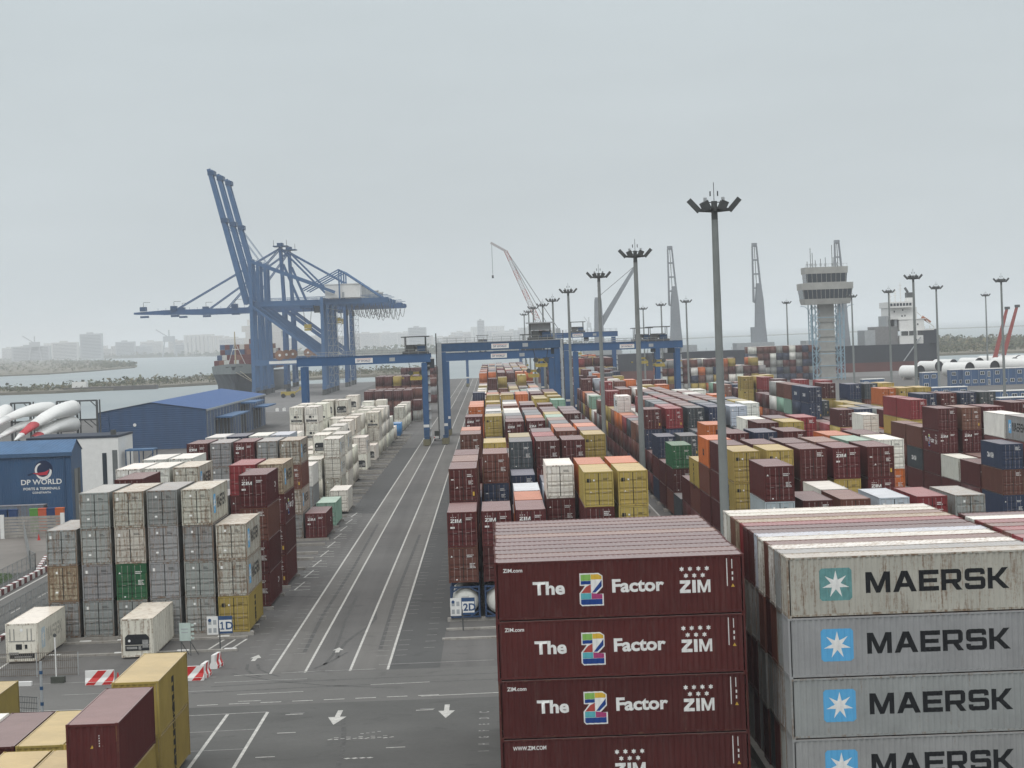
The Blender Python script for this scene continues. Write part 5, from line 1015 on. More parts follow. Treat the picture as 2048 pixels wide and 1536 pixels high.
# control tower
ct = thing('control_tower', 'concrete port control tower with two glazed decks on a steel braced shaft', 'tower', (139.5, 1050, 0), 0)
CON = mat('tower_concrete', (.33, .33, .31), .8, var=.14, scale=.3, dirt=.2, dirtcol=(.22, .21, .19)); LBS = mat('lattice_pale_blue', (.24, .35, .42), .6, var=.1)
q = MB(); q.box(-3.1, 3.1, -3, 3, 0, 32, CON)
for z in (6, 12, 18, 24): q.box(-3.5, 3.5, -3.4, 3.4, z, z + .5, CON)
q.build('shaft', ct)
q = MB()
for sx in (-6.6, -5.0, 5.0, 6.6):
    for sy in (-5, 5): q.tube((sx, sy, 0), (sx, sy, 31.5), .22, LBS, 6)
for k in range(6):
    z = 1 + 5 * k
    for sy in (-5, 5):
        for sx in (-1, 1): q.tube((sx * 5, sy, z), (sx * 3.1, sy, z + 2.5), .15, LBS, 4); q.tube((sx * 3.1, sy, z + 2.5), (sx * 5, sy, z + 5), .15, LBS, 4); q.tube((sx * 5, sy, z), (sx * 6.6, sy, z + 2.5), .12, LBS, 4); q.tube((sx * 6.6, sy, z + 2.5), (sx * 5, sy, z + 5), .12, LBS, 4)
        q.beam((-6.6, sy, z), (6.6, sy, z), .25, .3, LBS)
for sx in (-1, 1):
    pts = [(sx * (7.2 + 3.6 * math.sin(a)), -5, 26 + 4.6 * (1 - math.cos(a)) ) for a in [i * PI / 12 for i in range(7)]]; pts = [(sx * 7.0, -5, 17), (sx * 7.0, -5, 26), (sx * 7.5, -5, 29), (sx * 9, -5, 30.6), (sx * 11, -5, 31)]
    for a, b_ in zip(pts, pts[1:]): q.tube(a, b_, .12, LBS, 4)
q.build('bracing', ct)
def deck(z0, z1, w0, w1, m, y0=None): return [[(-w_, -w_ * .8, z), (w_, -w_ * .8, z), (w_, w_ * .8, z), (-w_, w_ * .8, z)] for z, w_ in ((z0, w0), (z1, w1))]
q = MB(); q.loft(deck(31.5, 33.8, 9.3, 9.9, 0), CON); q.loft(deck(37.6, 40.3, 10.6, 10.7, 0), CON); q.loft(deck(44.2, 46.9, 8.8, 8.9, 0), CON); q.loft(deck(40.3, 40.6, 8.2, 8.2, 0), CON); q.build('gallery', ct)
q = MB(); q.loft(deck(33.8, 37.6, 9.75, 10.3, 0), GLASS); q.loft(deck(40.6, 44.2, 8.2, 8.5, 0), GLASS); gl = q.build('window', ct)
q = MB()
for i in range(12): x = -9.6 + i * 1.75; q.beam((x, -7.84, 33.8), (x * 1.04, -8.28, 37.6), .14, .1, CON)
for i in range(9): x = -7.9 + i * 1.95; q.beam((x, -6.62, 40.6), (x * 1.02, -6.86, 44.2), .14, .1, CON)
q.build('mullion', gl)
q = MB()
for x, h_ in ((-5.6, 55), (-4.8, 53), (-3.6, 50), (-1.4, 50.5), (.6, 51), (3.4, 56), (3.9, 51), (-7, 49.5), (5.5, 49)): q.tube((x, 0, 46.9), (x, 0, h_), .13, DGREY, 5); q.box(x - .35, x + .35, -.2, .2, 47.4, 48.6, GREYP)
for k in range(12): q.beam((-8.6 + k * 1.56, -6.9, 46.9), (-8.6 + k * 1.56, -6.9, 48.1), .08, .08, GALV)
q.beam((-8.7, -6.9, 48.1), (8.7, -6.9, 48.1), .08, .08, GALV); q.build('antenna', ct)

# ------------------------------------------------------------------ buildings
def ribbed(name, col, per=.3, horiz=False, rough=.55):
    m, n, b = newmat(name); l = n.links.new; N = n.nodes.new; g_ = N('ShaderNodeNewGeometry'); sp = N('ShaderNodeSeparateXYZ'); l(g_.outputs['Position'], sp.inputs[0])
    ad = N('ShaderNodeMath'); ad.operation = 'ADD'; l(sp.outputs['X'], ad.inputs[0]); l(sp.outputs['Y'], ad.inputs[1])
    mu = N('ShaderNodeMath'); mu.operation = 'MULTIPLY'; mu.inputs[1].default_value = 2 * PI / per; l(sp.outputs['Z'] if horiz else ad.outputs[0], mu.inputs[0]); si = N('ShaderNodeMath'); si.operation = 'SINE'; l(mu.outputs[0], si.inputs[0])
    bp = N('ShaderNodeBump'); bp.inputs['Strength'].default_value = .6; bp.inputs['Distance'].default_value = .03; l(si.outputs[0], bp.inputs['Height']); l(bp.outputs[0], b.inputs['Normal'])
    no = N('ShaderNodeTexNoise'); no.inputs['Scale'].default_value = .5; no.inputs['Detail'].default_value = 6; mpn = N('ShaderNodeMapping'); mpn.inputs['Scale'].default_value = (1.5, 1.5, .25); l(g_.outputs['Position'], mpn.inputs[0]); l(mpn.outputs[0], no.inputs['Vector'])
    rp = N('ShaderNodeMapRange'); rp.inputs['From Min'].default_value = .3; rp.inputs['From Max'].default_value = .7; rp.inputs['To Min'].default_value = .88; rp.inputs['To Max'].default_value = 1.12; l(no.outputs['Fac'], rp.inputs['Value'])
    mx_ = N('ShaderNodeMix'); mx_.data_type = 'RGBA'; mx_.blend_type = 'MULTIPLY'; mx_.inputs[0].default_value = 1; mx_.inputs[6].default_value = (*col, 1); l(rp.outputs[0], mx_.inputs[7]); l(mx_.outputs[2], b.inputs['Base Color']); b.inputs['Roughness'].default_value = rough; MATS[name] = m; return m
CLAD = ribbed('blue_cladding', (.018, .066, .15), .28); CLADH = ribbed('shed_cladding', (.016, .055, .135), .5, True); ROOFB = ribbed('blue_roof_sheet', (.05, .12, .23), .5, rough=.7); ROOFB2 = ribbed('shed_roof_sheet', (.028, .085, .23), .6, rough=.75)
dp = thing('office_building', 'blue clad terminal building lettered DP WORLD at the left edge', 'building', (-57.6, 343, 0)); W_, D_, H_ = 26, 9, 9.6
q = MB(); q.box(-W_, 0, 0, D_, 0, H_, CLAD); q.add([(0, 0, H_), (0, D_, H_), (0, D_ / 2, H_ + 1.5), (-W_, 0, H_), (-W_, D_, H_), (-W_, D_ / 2, H_ + 1.5)], [(0, 1, 2), (3, 5, 4)], CLAD); q.build('wall', dp)
q = MB(); q.add([(.15, -.2, H_ - .02), (-W_, -.2, H_ - .02), (-W_, D_ / 2, H_ + 1.62), (.15, D_ / 2, H_ + 1.62), (.15, D_ + .2, H_ - .02), (-W_, D_ + .2, H_ - .02)], [(0, 1, 2, 3), (3, 2, 5, 4)], ROOFB); q.box(-W_, .18, -.3, -.2, H_ - .5, H_ + .03, mat('gutter', (.05, .1, .18))); q.build('roof', dp)
q = MB(); q.box(.004, .06, 2.2, 6.6, 0, 7.2, mat('roller_door', (.16, .165, .16), .6, dirt=.3)); q.box(.06, .12, 5, 6.6, 0, 7.2, DGREY); q.build('door', dp)
q = MB(); q.tube((-.9, -.12, .2), (-.9, -.12, H_ - .4), .07, CLAD, 6); q.build('downpipe', dp)
pw = lambda u, v, d: (u, -.035, v); pw2 = lambda u, v, d: (u, -.05, v)
def crescent(cx, cy, r0, r1, off, a0, a1, n=26):
    o = [(cx + r0 * math.cos(a0 + (a1 - a0) * i / n), cy + r0 * math.sin(a0 + (a1 - a0) * i / n)) for i in range(n + 1)]; i_ = [(cx + off[0] + r1 * math.cos(a1 - (a1 - a0) * i / n), cy + off[1] + r1 * math.sin(a1 - (a1 - a0) * i / n)) for i in range(n + 1)]; return outline_bm([o + i_])
LW = lambda s, h, cx, y, sx=1.15: shift(text_bm(s, h, .02, sx), cx - (lambda b_: (max(v.co.x for v in b_.verts), b_.free())[0])(text_bm(s, h, .02, sx)) / 2, y)
cx = -4.1; NAV = mat('emblem_navy', (.012, .022, .06)); REDE = mat('emblem_red_white', (.42, .03, .05))
me = merge([(decal(LW('DP WORLD', .72, cx, 5.35, 1.1), pw), WHT), (decal(LW('PORTS & TERMINALS', .36, cx, 4.62, 1.1), pw), WHT), (decal(LW('CONSTANTA', .28, cx, 4.12, 1.1), pw), WHT),
            (decal(outline_bm([[(cx + .35 + 1.25 * math.cos(a), 7.35 + 1.25 * math.sin(a)) for a in [2 * PI * i / 40 for i in range(40)]]]), pw), NAV), (decal(crescent(cx + .35, 7.1, 1.1, .95, (-.12, .22), PI * 1.15, PI * 2.05), pw2), WHT), (decal(crescent(cx + .15, 7.3, 1.0, .9, (.2, 0), PI * .6, PI * 1.15), pw2), WHT),
            (decal(outline_bm([[(cx - 1.2, 6.95), (cx - .3, 6.6), (cx + .8, 6.65), (cx + 1.15, 7.35), (cx + .5, 7.05), (cx - .4, 6.95)]]), lambda u, v, d: (u, -.065, v)), REDE), (decal(outline_bm([[(cx - 1.9, 6.75), (cx - 1.1, 7.0), (cx - .9, 6.85), (cx - 1.7, 6.55)]]), pw2), NAV)], 'lettering'); link('lettering', me, dp)
wb = thing('office_building', 'white rendered two storey office with tall narrow windows behind the blue building', 'building', (-59.6, 400, 0)); q = MB(); q.box(-14.5, 0, 0, 16, 0, 9.4, WHT); q.box(-15.5, -14.5, 1, 15, 0, 9.0, WHT); q.build('wall', wb)
q = MB(); q.box(-14.5, .1, -.1, 16.1, 9.4, 9.75, mat('parapet_dark', (.03, .04, .06))); q.build('parapet', wb); q = MB(); q.box(-2.6, -1.9, -.05, .02, 1.6, 7.0, GLASS); q.build('window', wb); q = MB(); q.box(-1.0, -.2, -.05, .02, .4, 7.4, mat('grey_panel', (.12, .13, .13))); q.build('window', wb)
q = MB(); q.box(-1.6, -.8, 3, 3.8, 9.75, 10.5, DGREY); q.build('vent', wb)
st_ = thing('steel_stair', 'dark blue steel stair frame at the right side of the white office', 'stair', (-59.2, 403, 0)); q = MB()
for x in (.3, 2.4, 4.6):
    for y in (0, 5): q.beam((x, y, 0), (x, y, 7.0), .16, .16, DBL)
q.box(.2, 4.7, -.1, 5.1, 7.0, 7.25, ROOFB); q.box(.3, 4.6, 0, 5, 3.4, 3.55, DBL); q.build('frame', st_); q = MB(); q.beam((.6, 1, 0), (4.3, 1, 3.4), .1, 1.1, GREYP, up=(0, 1, 0)); q.beam((.6, 4, 3.5), (4.3, 4, 6.6), .1, 1.1, GREYP, up=(0, 1, 0)); q.build('flight', st_)
sh = thing('warehouse', 'large blue warehouse with low gable roof and loading canopies', 'warehouse', (-66.2, 581, 0)); q = MB(); H_ = 8.9; Wd = 25; Ln = 152
q.box(-Wd, 0, 0, Ln, 0, H_, CLADH); q.add([(0, 0, H_), (-Wd, 0, H_), (-Wd / 2, 0, H_ + 1.9), (0, Ln, H_), (-Wd, Ln, H_), (-Wd / 2, Ln, H_ + 1.9)], [(0, 1, 2), (3, 5, 4)], CLADH); q.build('wall', sh)
q = MB(); q.add([(.3, -.3, H_ - .05), (-Wd / 2, -.3, H_ + 2.0), (-Wd - .3, -.3, H_ - .05), (.3, Ln + .3, H_ - .05), (-Wd / 2, Ln + .3, H_ + 2.0), (-Wd - .3, Ln + .3, H_ - .05)], [(0, 3, 4, 1), (1, 4, 5, 2)], ROOFB2); q.box(.2, .34, -.3, Ln + .3, H_ - .5, H_ - .03, GREYP); q.build('roof', sh)
for y0, y1, hz in ((18, 62, 6.2), (78, 104, 8.0), (112, 140, 6.0)):
    q = MB(); q.box(.31, 4.2, y0, y1, hz, hz + .35, BLUEL); q.build('canopy', sh)
    n_ = int((y1 - y0) / 9)
    for k in range(n_): q = MB(); q.box(.01, .07, y0 + 2 + k * 9, y0 + 7.4 + k * 9, .2, hz - .6, DARKM); q.build('loading_door', sh)
q = MB()
for k in range(22): q = MB(); q.box(.02, .12, 2 + k * 7, 2.5 + k * 7, 0, H_ - .6, GREYP); q.build('pilaster', sh)
q = MB(); q.tube((-16.4, -.12, 5.8), (-16.4, -.02, 5.8), .38, WHT, 14); q.build('lamp', sh); q = MB(); q.tube((-22.3, -.1, 0), (-22.3, -.1, H_), .09, CLAD, 5); q.build('downpipe', sh)
# modular site cabins on the right
CAB = ribbed('cabin_blue', (.03, .085, .19), .25); WINF = mat('window_frame_white', (.62, .62, .6))
def cabin(x, y, n, lev, label, z=0.0, rot=0):
    t = thing('site_cabin', label, 'site cabin', (x, y, z), rot, group='blue modular site cabins'); q = MB(); q.box(0, n * 2.6, 0, 6, 0, lev * 2.8, CAB); q.build('wall', t); q = MB(); q.box(-.1, n * 2.6 + .1, -.15, 6.1, lev * 2.8, lev * 2.8 + .22, WHT); q.build('roof', t); r = random.Random(int(x * 7 + y))
    q = MB(); g_ = MB()
    for l_ in range(lev):
        for i in range(n):
            if r.random() < .2: continue
            dd = r.random() < .15; w2 = 1.5 if not dd else .9; x0 = i * 2.6 + .55; z0 = l_ * 2.8 + (.9 if not dd else .1); z1 = l_ * 2.8 + 2.15; q.box(x0, x0 + w2, -.06, .0, z0, z1, WINF)
            g_.box(x0 + .13, x0 + w2 / 2 - .06, -.075, -.02, z0 + .13, z1 - .13, GLASS); g_.box(x0 + w2 / 2 + .06, x0 + w2 - .13, -.075, -.02, z0 + .13, z1 - .13, GLASS)
    w_ = q.build('window', t); g_.build('pane', w_)
    q = MB(); [q.box(i * 2.6 - .04, i * 2.6 + .04, -.04, 0, 0, lev * 2.8, GREYP) for i in range(n + 1)]; q.build('joint_strip', t); return t
def at_px(px, py, Y=None, z=0.0):
    d = AF * FPX + AX * (px - 1024) - AY * (py - 768); t = (z - CAM_H) / d.z if Y is None else Y / d.y; return Vector((0, 0, CAM_H)) + d * t
p = at_px(1876, 0, 880); cabin(p.x, 880, 5, 2, 'two storey blue cabin block left end of the long row'); p = at_px(1903, 0, 876); cabin(p.x, 876, 14, 2, 'longest two storey blue cabin row with paired white windows')
for i, (px, Y, n, lv, lab) in enumerate([(1700, 905, 3, 1, 'small blue cabin on the yard right of the control tower'), (1780, 760, 3, 1, 'single storey blue cabin left of the yellow and orange container roofs'), (1820, 850, 2, 2, 'narrow two storey blue cabin left of the long row'), (1840, 760, 4, 1, 'low blue cabin with lattice windows before the long row'), (1938, 700, 5, 1, 'white windowed blue cabin in front of the long row'), (1975, 640, 6, 1, 'nearest blue cabin row, doors ajar, right side'), (2030, 600, 4, 1, 'blue cabin cut by the right edge')]):
    p = at_px(px, 0, Y); cabin(p.x, Y, n, lv, lab)
# wind tower sections
TW = mat('tower_section_white', (.70, .70, .68), .5, var=.05, dirt=.12, dirtcol=(.45, .43, .4))
def tower_section(px, py, Y, r, ln, ang, label):
    p = at_px(px, py, Y); t = thing('tower_section', label, 'wind tower section', (p.x, Y, 0), ang, group='white wind tower sections on the quay'); q = MB(); z = r + .6; n = 28
    q.loft([[(yy, r * rr_ * math.cos(a), z + r * rr_ * math.sin(a)) for a in [2 * PI * i / n for i in range(n)]] for yy, rr_ in ((0, 1), (ln, .97))], TW, cap=False); q.loft([[(yy, r * .97 * math.cos(a), z + r * .97 * math.sin(a)) for a in [2 * PI * i / n for i in range(n)]] for yy in (.02, ln - .05)], DARKM, cap=False); q.build('shell', t, smooth=True)
    q = MB(); q.tube((ln - .7, 0, z), (ln - .6, 0, z), r * .965, DARKM, 24); q.tube((.6, 0, z), (.7, 0, z), r * .965, DARKM, 24); q.build('cover', t); q = MB(); q.box(ln * .15, ln * .15 + 1, -r * .8, r * .8, 0, 1.1, KC); q.box(ln * .8, ln * .8 + 1, -r * .8, r * .8, 0, 1.1, KC); q.build('cradle', t)
rt_ = random.Random(4)
for i, (px, Y, r, ln, ang, lab) in enumerate([(1806, 1000, 2.6, 9.5, -.95, 'white wind tower section at the left end, raised beside the maroon container'), (1842, 1115, 2.4, 13, -1.1, 'white tower section directly behind the leftmost one'), (1872, 1150, 2.4, 13, -1.1, 'white tower section with dark open end, second from left behind'), (1893, 1010, 2.8, 13, -.98, 'large nearest white tower section above the cabin row'), (1925, 1130, 2.7, 13, -1.15, 'white tower section seen over the nearest one'), (1950, 1050, 2.6, 13, -1.1, 'white tower section right of the nearest one'), (1962, 1180, 2.6, 13, -1.1, 'rear white tower section behind the middle of the row'),
    (1990, 1080, 2.9, 14, -1.15, 'white tower section with dark mouth near the light mast'), (2002, 1160, 2.7, 13, -1.1, 'white tower section behind the right light mast'), (2020, 1060, 2.7, 14, -1.1, 'white tower section near the right edge'), (2030, 1185, 2.5, 13, -1.1, 'rearmost white tower section at the right edge'), (2040, 1110, 2.8, 14, -1.1, 'white tower section cut by the right edge')]): tower_section(px, 720, Y, r, ln, ang, lab)
# turbine blades in racks on the left
TIP = mat('blade_tip_red', (.45, .05, .06)); 
def blade(px, py, Y, px2, py2, Y2, r, label, tip=False):
    a = at_px(px, py, Y); c = at_px(px2, py2, Y2); t = thing('turbine_blade', label, 'turbine blade', tuple(a), group='white turbine blades stored in racks'); d = c - a; q = MB(); L_ = d.length; dn = d.normalized(); s = dn.cross(Vector((0, 0, 1))).normalized(); u = s.cross(dn); rings = []
    for f, wx, wz in ((0, 1, 1), (.03, 1, 1), (.12, 1.0, 1.0), (.25, 1.15, .85), (.45, 1.05, .6), (.7, .7, .4), (.9, .4, .22), (1, .12, .06)): rings.append([dn * L_ * f + s * r * wx * math.cos(k) + u * r * wz * math.sin(k) + Vector((0, 0, 1)) * (1.2 * math.sin(f * PI)) for k in [2 * PI * i / 18 for i in range(18)]])
    q.loft([[tuple(p_) for p_ in rg] for rg in rings[:6]], TW); b_ = q.build('shell', t, smooth=True)
    q = MB(); q.loft([[tuple(p_) for p_ in rg] for rg in rings[6:]], TW); q.build('tip', t, smooth=True); q = MB(); q.loft([[tuple(p_) for p_ in rg] for rg in rings[5:7]], TIP if tip else TW); q.build('tip_band', t, smooth=True); return t
blade(12, 824, 560, -60, 905, 505, 1.75, 'white blade root at the far left edge in its dark rack'); blade(100, 818, 560, -30, 862, 500, 1.6, 'upper left white blade slanting down from the rack'); blade(146, 816, 560, 30, 880, 500, 1.75, 'upper right white blade slanting down from the rack', True); blade(92, 850, 560, -10, 880, 500, 1.5, 'lower middle white blade in the second rack level'); blade(146, 848, 560, 45, 895, 500, 1.7, 'lower right white blade at the foot of the rack', True)
for i, (pxs, lab) in enumerate((((82, 122, 162), 'dark steel rack holding the slanting white blades'), ((-10, 28), 'dark steel rack at the far left edge'))):
    t = thing('blade_rack', lab, 'rack', (0, 0, 0), group='blade racks'); q = MB(); P_ = [at_px(x, 0, 561) for x in pxs]
    for p in P_: q.beam((p.x, 561, 0), (p.x, 561, 12.3), .45, .5, DGREY, up=(0, 1, 0)); q.beam((p.x, 565, 0), (p.x, 565, 12.3), .3, .3, DGREY, up=(0, 1, 0))
    for z in (12.2, 8.0, 3.6): q.beam((P_[0].x, 561, z), (P_[-1].x, 561, z), .3, .35, DGREY)
    for p, p2 in zip(P_, P_[1:]):
        for z in (8, 3.6): q.beam((p2.x, 561.5, z + 2.6), (p2.x - 1.6, 561.5, z + 4.2), .18, .18, DGREY); q.beam((p2.x - 3.0, 561.5, z - .2), (p2.x - 1.2, 561.5, z - 1.8), .18, .18, DGREY)
    q.build('frame', t)
t = thing('blade_rack', 'lower dark steel rack holding the red striped blade tips', 'rack', (0, 0, 0), group='blade racks'); q = MB()
for x in (3, 28, 32, 72): p = at_px(x, 0, 505); q.beam((p.x, 505, 0), (p.x, 505, 6.6 if x > 20 else 6), .4, .4, DGREY, up=(0, 1, 0))
a = at_px(0, 0, 505); c = at_px(74, 0, 505); q.beam((a.x, 505, 4.6), (c.x, 505, 4.6), .25, .3, DGREY); q.beam((a.x, 505, 1.6), (c.x, 505, 1.6), .25, .3, DGREY); q.build('frame', t)

# ------------------------------------------------------------------ near small things
def barrier(x, y, rz, label):
    t = thing('plastic_barrier', label, 'barrier', (x, y, 0), rz, group='red and white barriers by the crossing'); q = MB(); L_ = 2.0
    q.loft([[(xx, -.3, 0), (xx, .3, 0), (xx, .3, .22), (xx, .14, .5), (xx, .12, 1.0), (xx, -.12, 1.0), (xx, -.14, .5), (xx, -.3, .22)] for xx in (0, L_)], WHT); q.build('shell', t)
    q = MB()
    for x0, x1 in ((0, .62), (1.15, 1.75)): 
        for s in (-1, 1): q.poly([(x0, s * .305, .02), (x1, s * .305, .02), (x1 + .18, s * .305, .21), (x0 + .18, s * .305, .21)], RED); q.poly([(x0 + .18, s * .3, .24), (min(x1 + .18, L_), s * .3, .24), (min(x1 + .45, L_), s * .146, .5), (x0 + .45, s * .146, .5)], RED); q.poly([(x0 + .45, s * .15, .5), (min(x1 + .45, L_), s * .15, .5), (min(x1 + .9, L_), s * .13, 1.0), (min(x0 + .9, L_), s * .13, 1.0)], RED)
    q.build('stripe', t); return t
barrier(-29.1, 175.8, 0, 'red and white barrier standing alone left of the yellow stack'); barrier(-22.9, 176.2, .02, 'red and white barrier behind the yellow container pair'); barrier(-21.1, 177.0, 1.5, 'nearest of the end-on red and white barriers'); barrier(-20.9, 182.0, 1.45, 'farther end-on red and white barrier toward the 1D sign')
def cone(x, y, label): t = thing('traffic_cone', label, 'cone', (x, y, 0)); q = MB(); q.tube((0, 0, .03), (0, 0, .75), .17, RED, 10, .03); q.build('body', t); q = MB(); q.box(-.22, .22, -.22, .22, 0, .03, RED); q.build('base', t)
cone(-26.9, 176.2, 'red traffic cone beside the lone barrier')
def bay_sign(x, y, s, label):
    t = thing('bay_sign', label, 'sign', (x, y, 0), group='bay number signs'); NV = mat('sign_navy', (.03, .07, .16)); q = MB(); q.tube((.95, 0, 0), (.95, 0, 1.7), .05, DGREY, 6); q.build('post', t)
    q = MB(); q.box(.0, .85, -.03, .03, 1.2, 2.6, WHT); 
    for i in range(2):
        for j in range(2): q.box(.1 + .38 * i, .34 + .38 * i, -.045, -.03, 1.35 + .62 * j, 1.7 + .62 * j, GREYP)
    q.tube((.22, -.05, 2.3), (.22, -.03, 2.3), .13, NV, 10); q.build('pictogram_board', t); q = MB(); q.box(.88, 1.95, -.03, .03, 1.25, 2.6, NV); q.box(.93, 1.90, -.04, -.03, 1.42, 2.3, WHT); pn = q.build('panel', t)
    if s[0] == '1':
        o_ = outline_bm([[(0, 0), (.3, 0), (.3, .09), (.2, .09), (.2, .6), (.11, .6), (0, .5), (0, .41), (.1, .46), (.1, .09), (0, .09)]]); t_ = shift(text_bm(s[1:], .6, .03), .42, 0); me_ = bpy.data.meshes.new('t'); t_.to_mesh(me_); o_.from_mesh(me_); bm = o_
    else: bm = text_bm(s, .6, .03)
    link('lettering', merge([(decal(shift(bm, 1.02, 1.56), lambda u, v, d: (u, -.047, v)), NV)], 'lettering'), pn)
bay_sign(-22.55, 193.3, '1D', 'navy and white bay sign reading 1D with pictogram board'); bay_sign(-4.0, 200.2, '2D', 'navy and white bay sign reading 2D in front of the white tank')
t = thing('info_board', 'small pale green notice board on thin legs left of the 1D sign', 'board', (-24.3, 190.3, 0)); q = MB(); q.box(0, .85, -.03, .03, 1.15, 2.5, mat('board_pale_green', (.42, .5, .46)))
for i in range(4): q.box(.9, 1.1, -.04, .02, 1.25 + .33 * i, 1.42 + .33 * i, mat('board_pale_green', (.42, .5, .46)))
for i in range(2): q.box(.15, .65, -.04, -.03, 1.75 + .25 * i, 1.83 + .25 * i, GREYP)
q.build('panel', t); q = MB()
for x in (.1, .8): q.beam((x, 0, 0), (x, 0, 1.2), .05, .05, DGREY); q.beam((x, 0, 1.1), (x + .5, .7, 0), .04, .04, DGREY)
q.build('leg', t)
t = thing('sign_post', 'thin pale post on a dark block beside the side road', 'post', (-31.45, 177.6, 0)); q = MB(); q.tube((0, 0, .3), (0, 0, 3.4), .05, WHT, 6); q.build('pole', t); q = MB(); q.box(-.35, .6, -.35, .35, 0, .45, mat('dark_block', (.06, .065, .055))); q.build('base', t); q = MB(); q.tube((0, -.05, 3.35), (0, .05, 3.35), .13, DGREY, 10); q.build('lamp', t)
t = thing('lattice_post', 'slim blue and white striped post in front of the side road kerb', 'post', (-29.3, 160.0, 0)); q = MB(); q.tube((0, 0, 0), (0, 0, 3.7), .09, GREYP, 8); q.build('pole', t); q = MB()
for k in range(3): q.tube((0, 0, .9 + k), (0, 0, 1.12 + k), .11, DBL, 8)
q.build('band', t)
def rw_kerb(x0, y0, x1, y1, n, label, h=.45, w_=.4):
    t = thing('striped_barrier_line', label, 'kerb barrier', (0, 0, 0)); a = Vector((x0, y0, h / 2)); c = Vector((x1, y1, h / 2)); qr, qw = MB(), MB()
    for k in range(n): (qr if k % 2 == 0 else qw).beam(a + (c - a) * k / n, a + (c - a) * (k + 1) / n, w_, h, mat('kerb_red', (.16, .05, .05), .7, dirt=.3, dirtcol=(.15, .12, .1)) if k % 2 == 0 else WHT)
    qr.build('red_block', t); qw.build('white_block', t)
rw_kerb(-48.2, 222, -48.2, 330, 72, 'red and white kerb blocks along the far side of the side road', .55); rw_kerb(-51.2, 286, -49.0, 268, 12, 'red and white kerb blocks beyond the small lawn', .35); rw_kerb(-44, 177.0, -33.0, 176.6, 6, 'red and white kerb segment at the lower left edge', .3)
rw_kerb(-40.8, 150, -40.8, 224, 46, 'dirty white kerb blocks at the near side of the side road', .3)
def fence(pts, h, label, m, cat='fence'):
    t = thing('mesh_fence', label, cat, (0, 0, 0)); q = MB(); pb = MB()
    for (xa, ya), (xb, yb) in zip(pts, pts[1:]):
        L_ = math.hypot(xb - xa, yb - ya); n = max(1, int(L_ / 2.5))
        for k in range(n + 1): f = k / n; q.beam((xa + (xb - xa) * f, ya + (yb - ya) * f, 0), (xa + (xb - xa) * f, ya + (yb - ya) * f, h), .07, .07, GALV)
        nn = int(L_ / .14)
        for k in range(nn): f = k / nn; x = xa + (xb - xa) * f; y = ya + (yb - ya) * f; pb.add([(x, y, .05), (x + (xb - xa) / L_ * .035, y + (yb - ya) / L_ * .035, .05), (x + (xb - xa) / L_ * .035, y + (yb - ya) / L_ * .035, h), (x, y, h)], [(0, 1, 2, 3)], m)
        for z in (.1, h * .33, h * .66, h): pb.beam((xa, ya, z), (xb, yb, z), .03, .04, m)
    q.build('post', t); pb.build('mesh_panel', t)
FM = mat('fence_mesh_grey', (.16, .18, .18), .6)
fence([(-41.8, 150), (-41.8, 330)], 2.1, 'grey mesh fence on the near side of the side road', FM); fence([(-49.2, 215), (-49.2, 268), (-50.5, 272), (-62, 330)], 2.0, 'grey mesh fence between side road and lawn', FM)
fence([(-38, 167), (-30, 162.4)], 1.1, 'low dark railing behind the mustard container', DGREY, 'railing'); fence([(-36.5, 181.5), (-30.5, 181.3)], 1.7, 'thin rusty wire panel on the verge left of the post', mat('wire_rust', (.14, .12, .1)), 'railing')
t = thing('boundary_wall', 'grey slatted wall in front of the coloured bins', 'wall', (-75, 318, 0)); q = MB(); 
for k in range(7): q.box(0, 20, 0, .12, .1 + k * .38, .42 + k * .38, KC)
q.build('slat', t); q = MB()
for x in (12.4, 20): q.box(x, x + .5, -.15, .2, 0, 3.0, WHT)
q.build('pillar', t)
for i, (x, nm, col) in enumerate([(-56.6, 'orange', (.5, .12, .04)), (-57.7, 'navy', (.03, .05, .13)), (-58.8, 'orange red', (.48, .1, .05)), (-59.9, 'green', (.1, .25, .05)), (-62.6, 'navy blue', (.03, .06, .15)), (-63.9, 'dark blue', (.02, .05, .12)), (-66.5, 'lime green', (.12, .3, .07))]):
    t = thing('waste_bin', '%s waste bin behind the slatted wall, %s from the right' % (nm, ORD[i]), 'bin', (x, 327, 0), group='coloured waste bins'); m_ = mat('bin_' + nm.replace(' ', '_'), col); q = MB(); q.loft([[(-.45, -.45, .1), (.45, -.45, .1), (.45, .45, .1), (-.45, .45, .1)], [(-.55, -.55, 3.0), (.55, -.55, 3.0), (.55, .55, 3.0), (-.55, .55, 3.0)]], m_); q.build('body', t); q = MB(); q.box(-.58, .58, -.6, .6, 3.0, 3.12, m_); q.build('lid', t)
t = thing('shipping_container', 'grey open-top container standing against the blue terminal building', 'container', (-60.6, 338.2, 0), PI / 2); 
for nm in ('body', 'roof', 'frame'): o = link({'body': 'wall'}.get(nm, nm), ME[nm], t); o.color = (.14, .17, .21, .4)
for s, w_ in ((-57, 'left'), (-55.9, 'right')): cone(s, 313.5 if w_ == 'left' else 313.8, 'orange and white cone before the slatted wall, %s one' % w_)
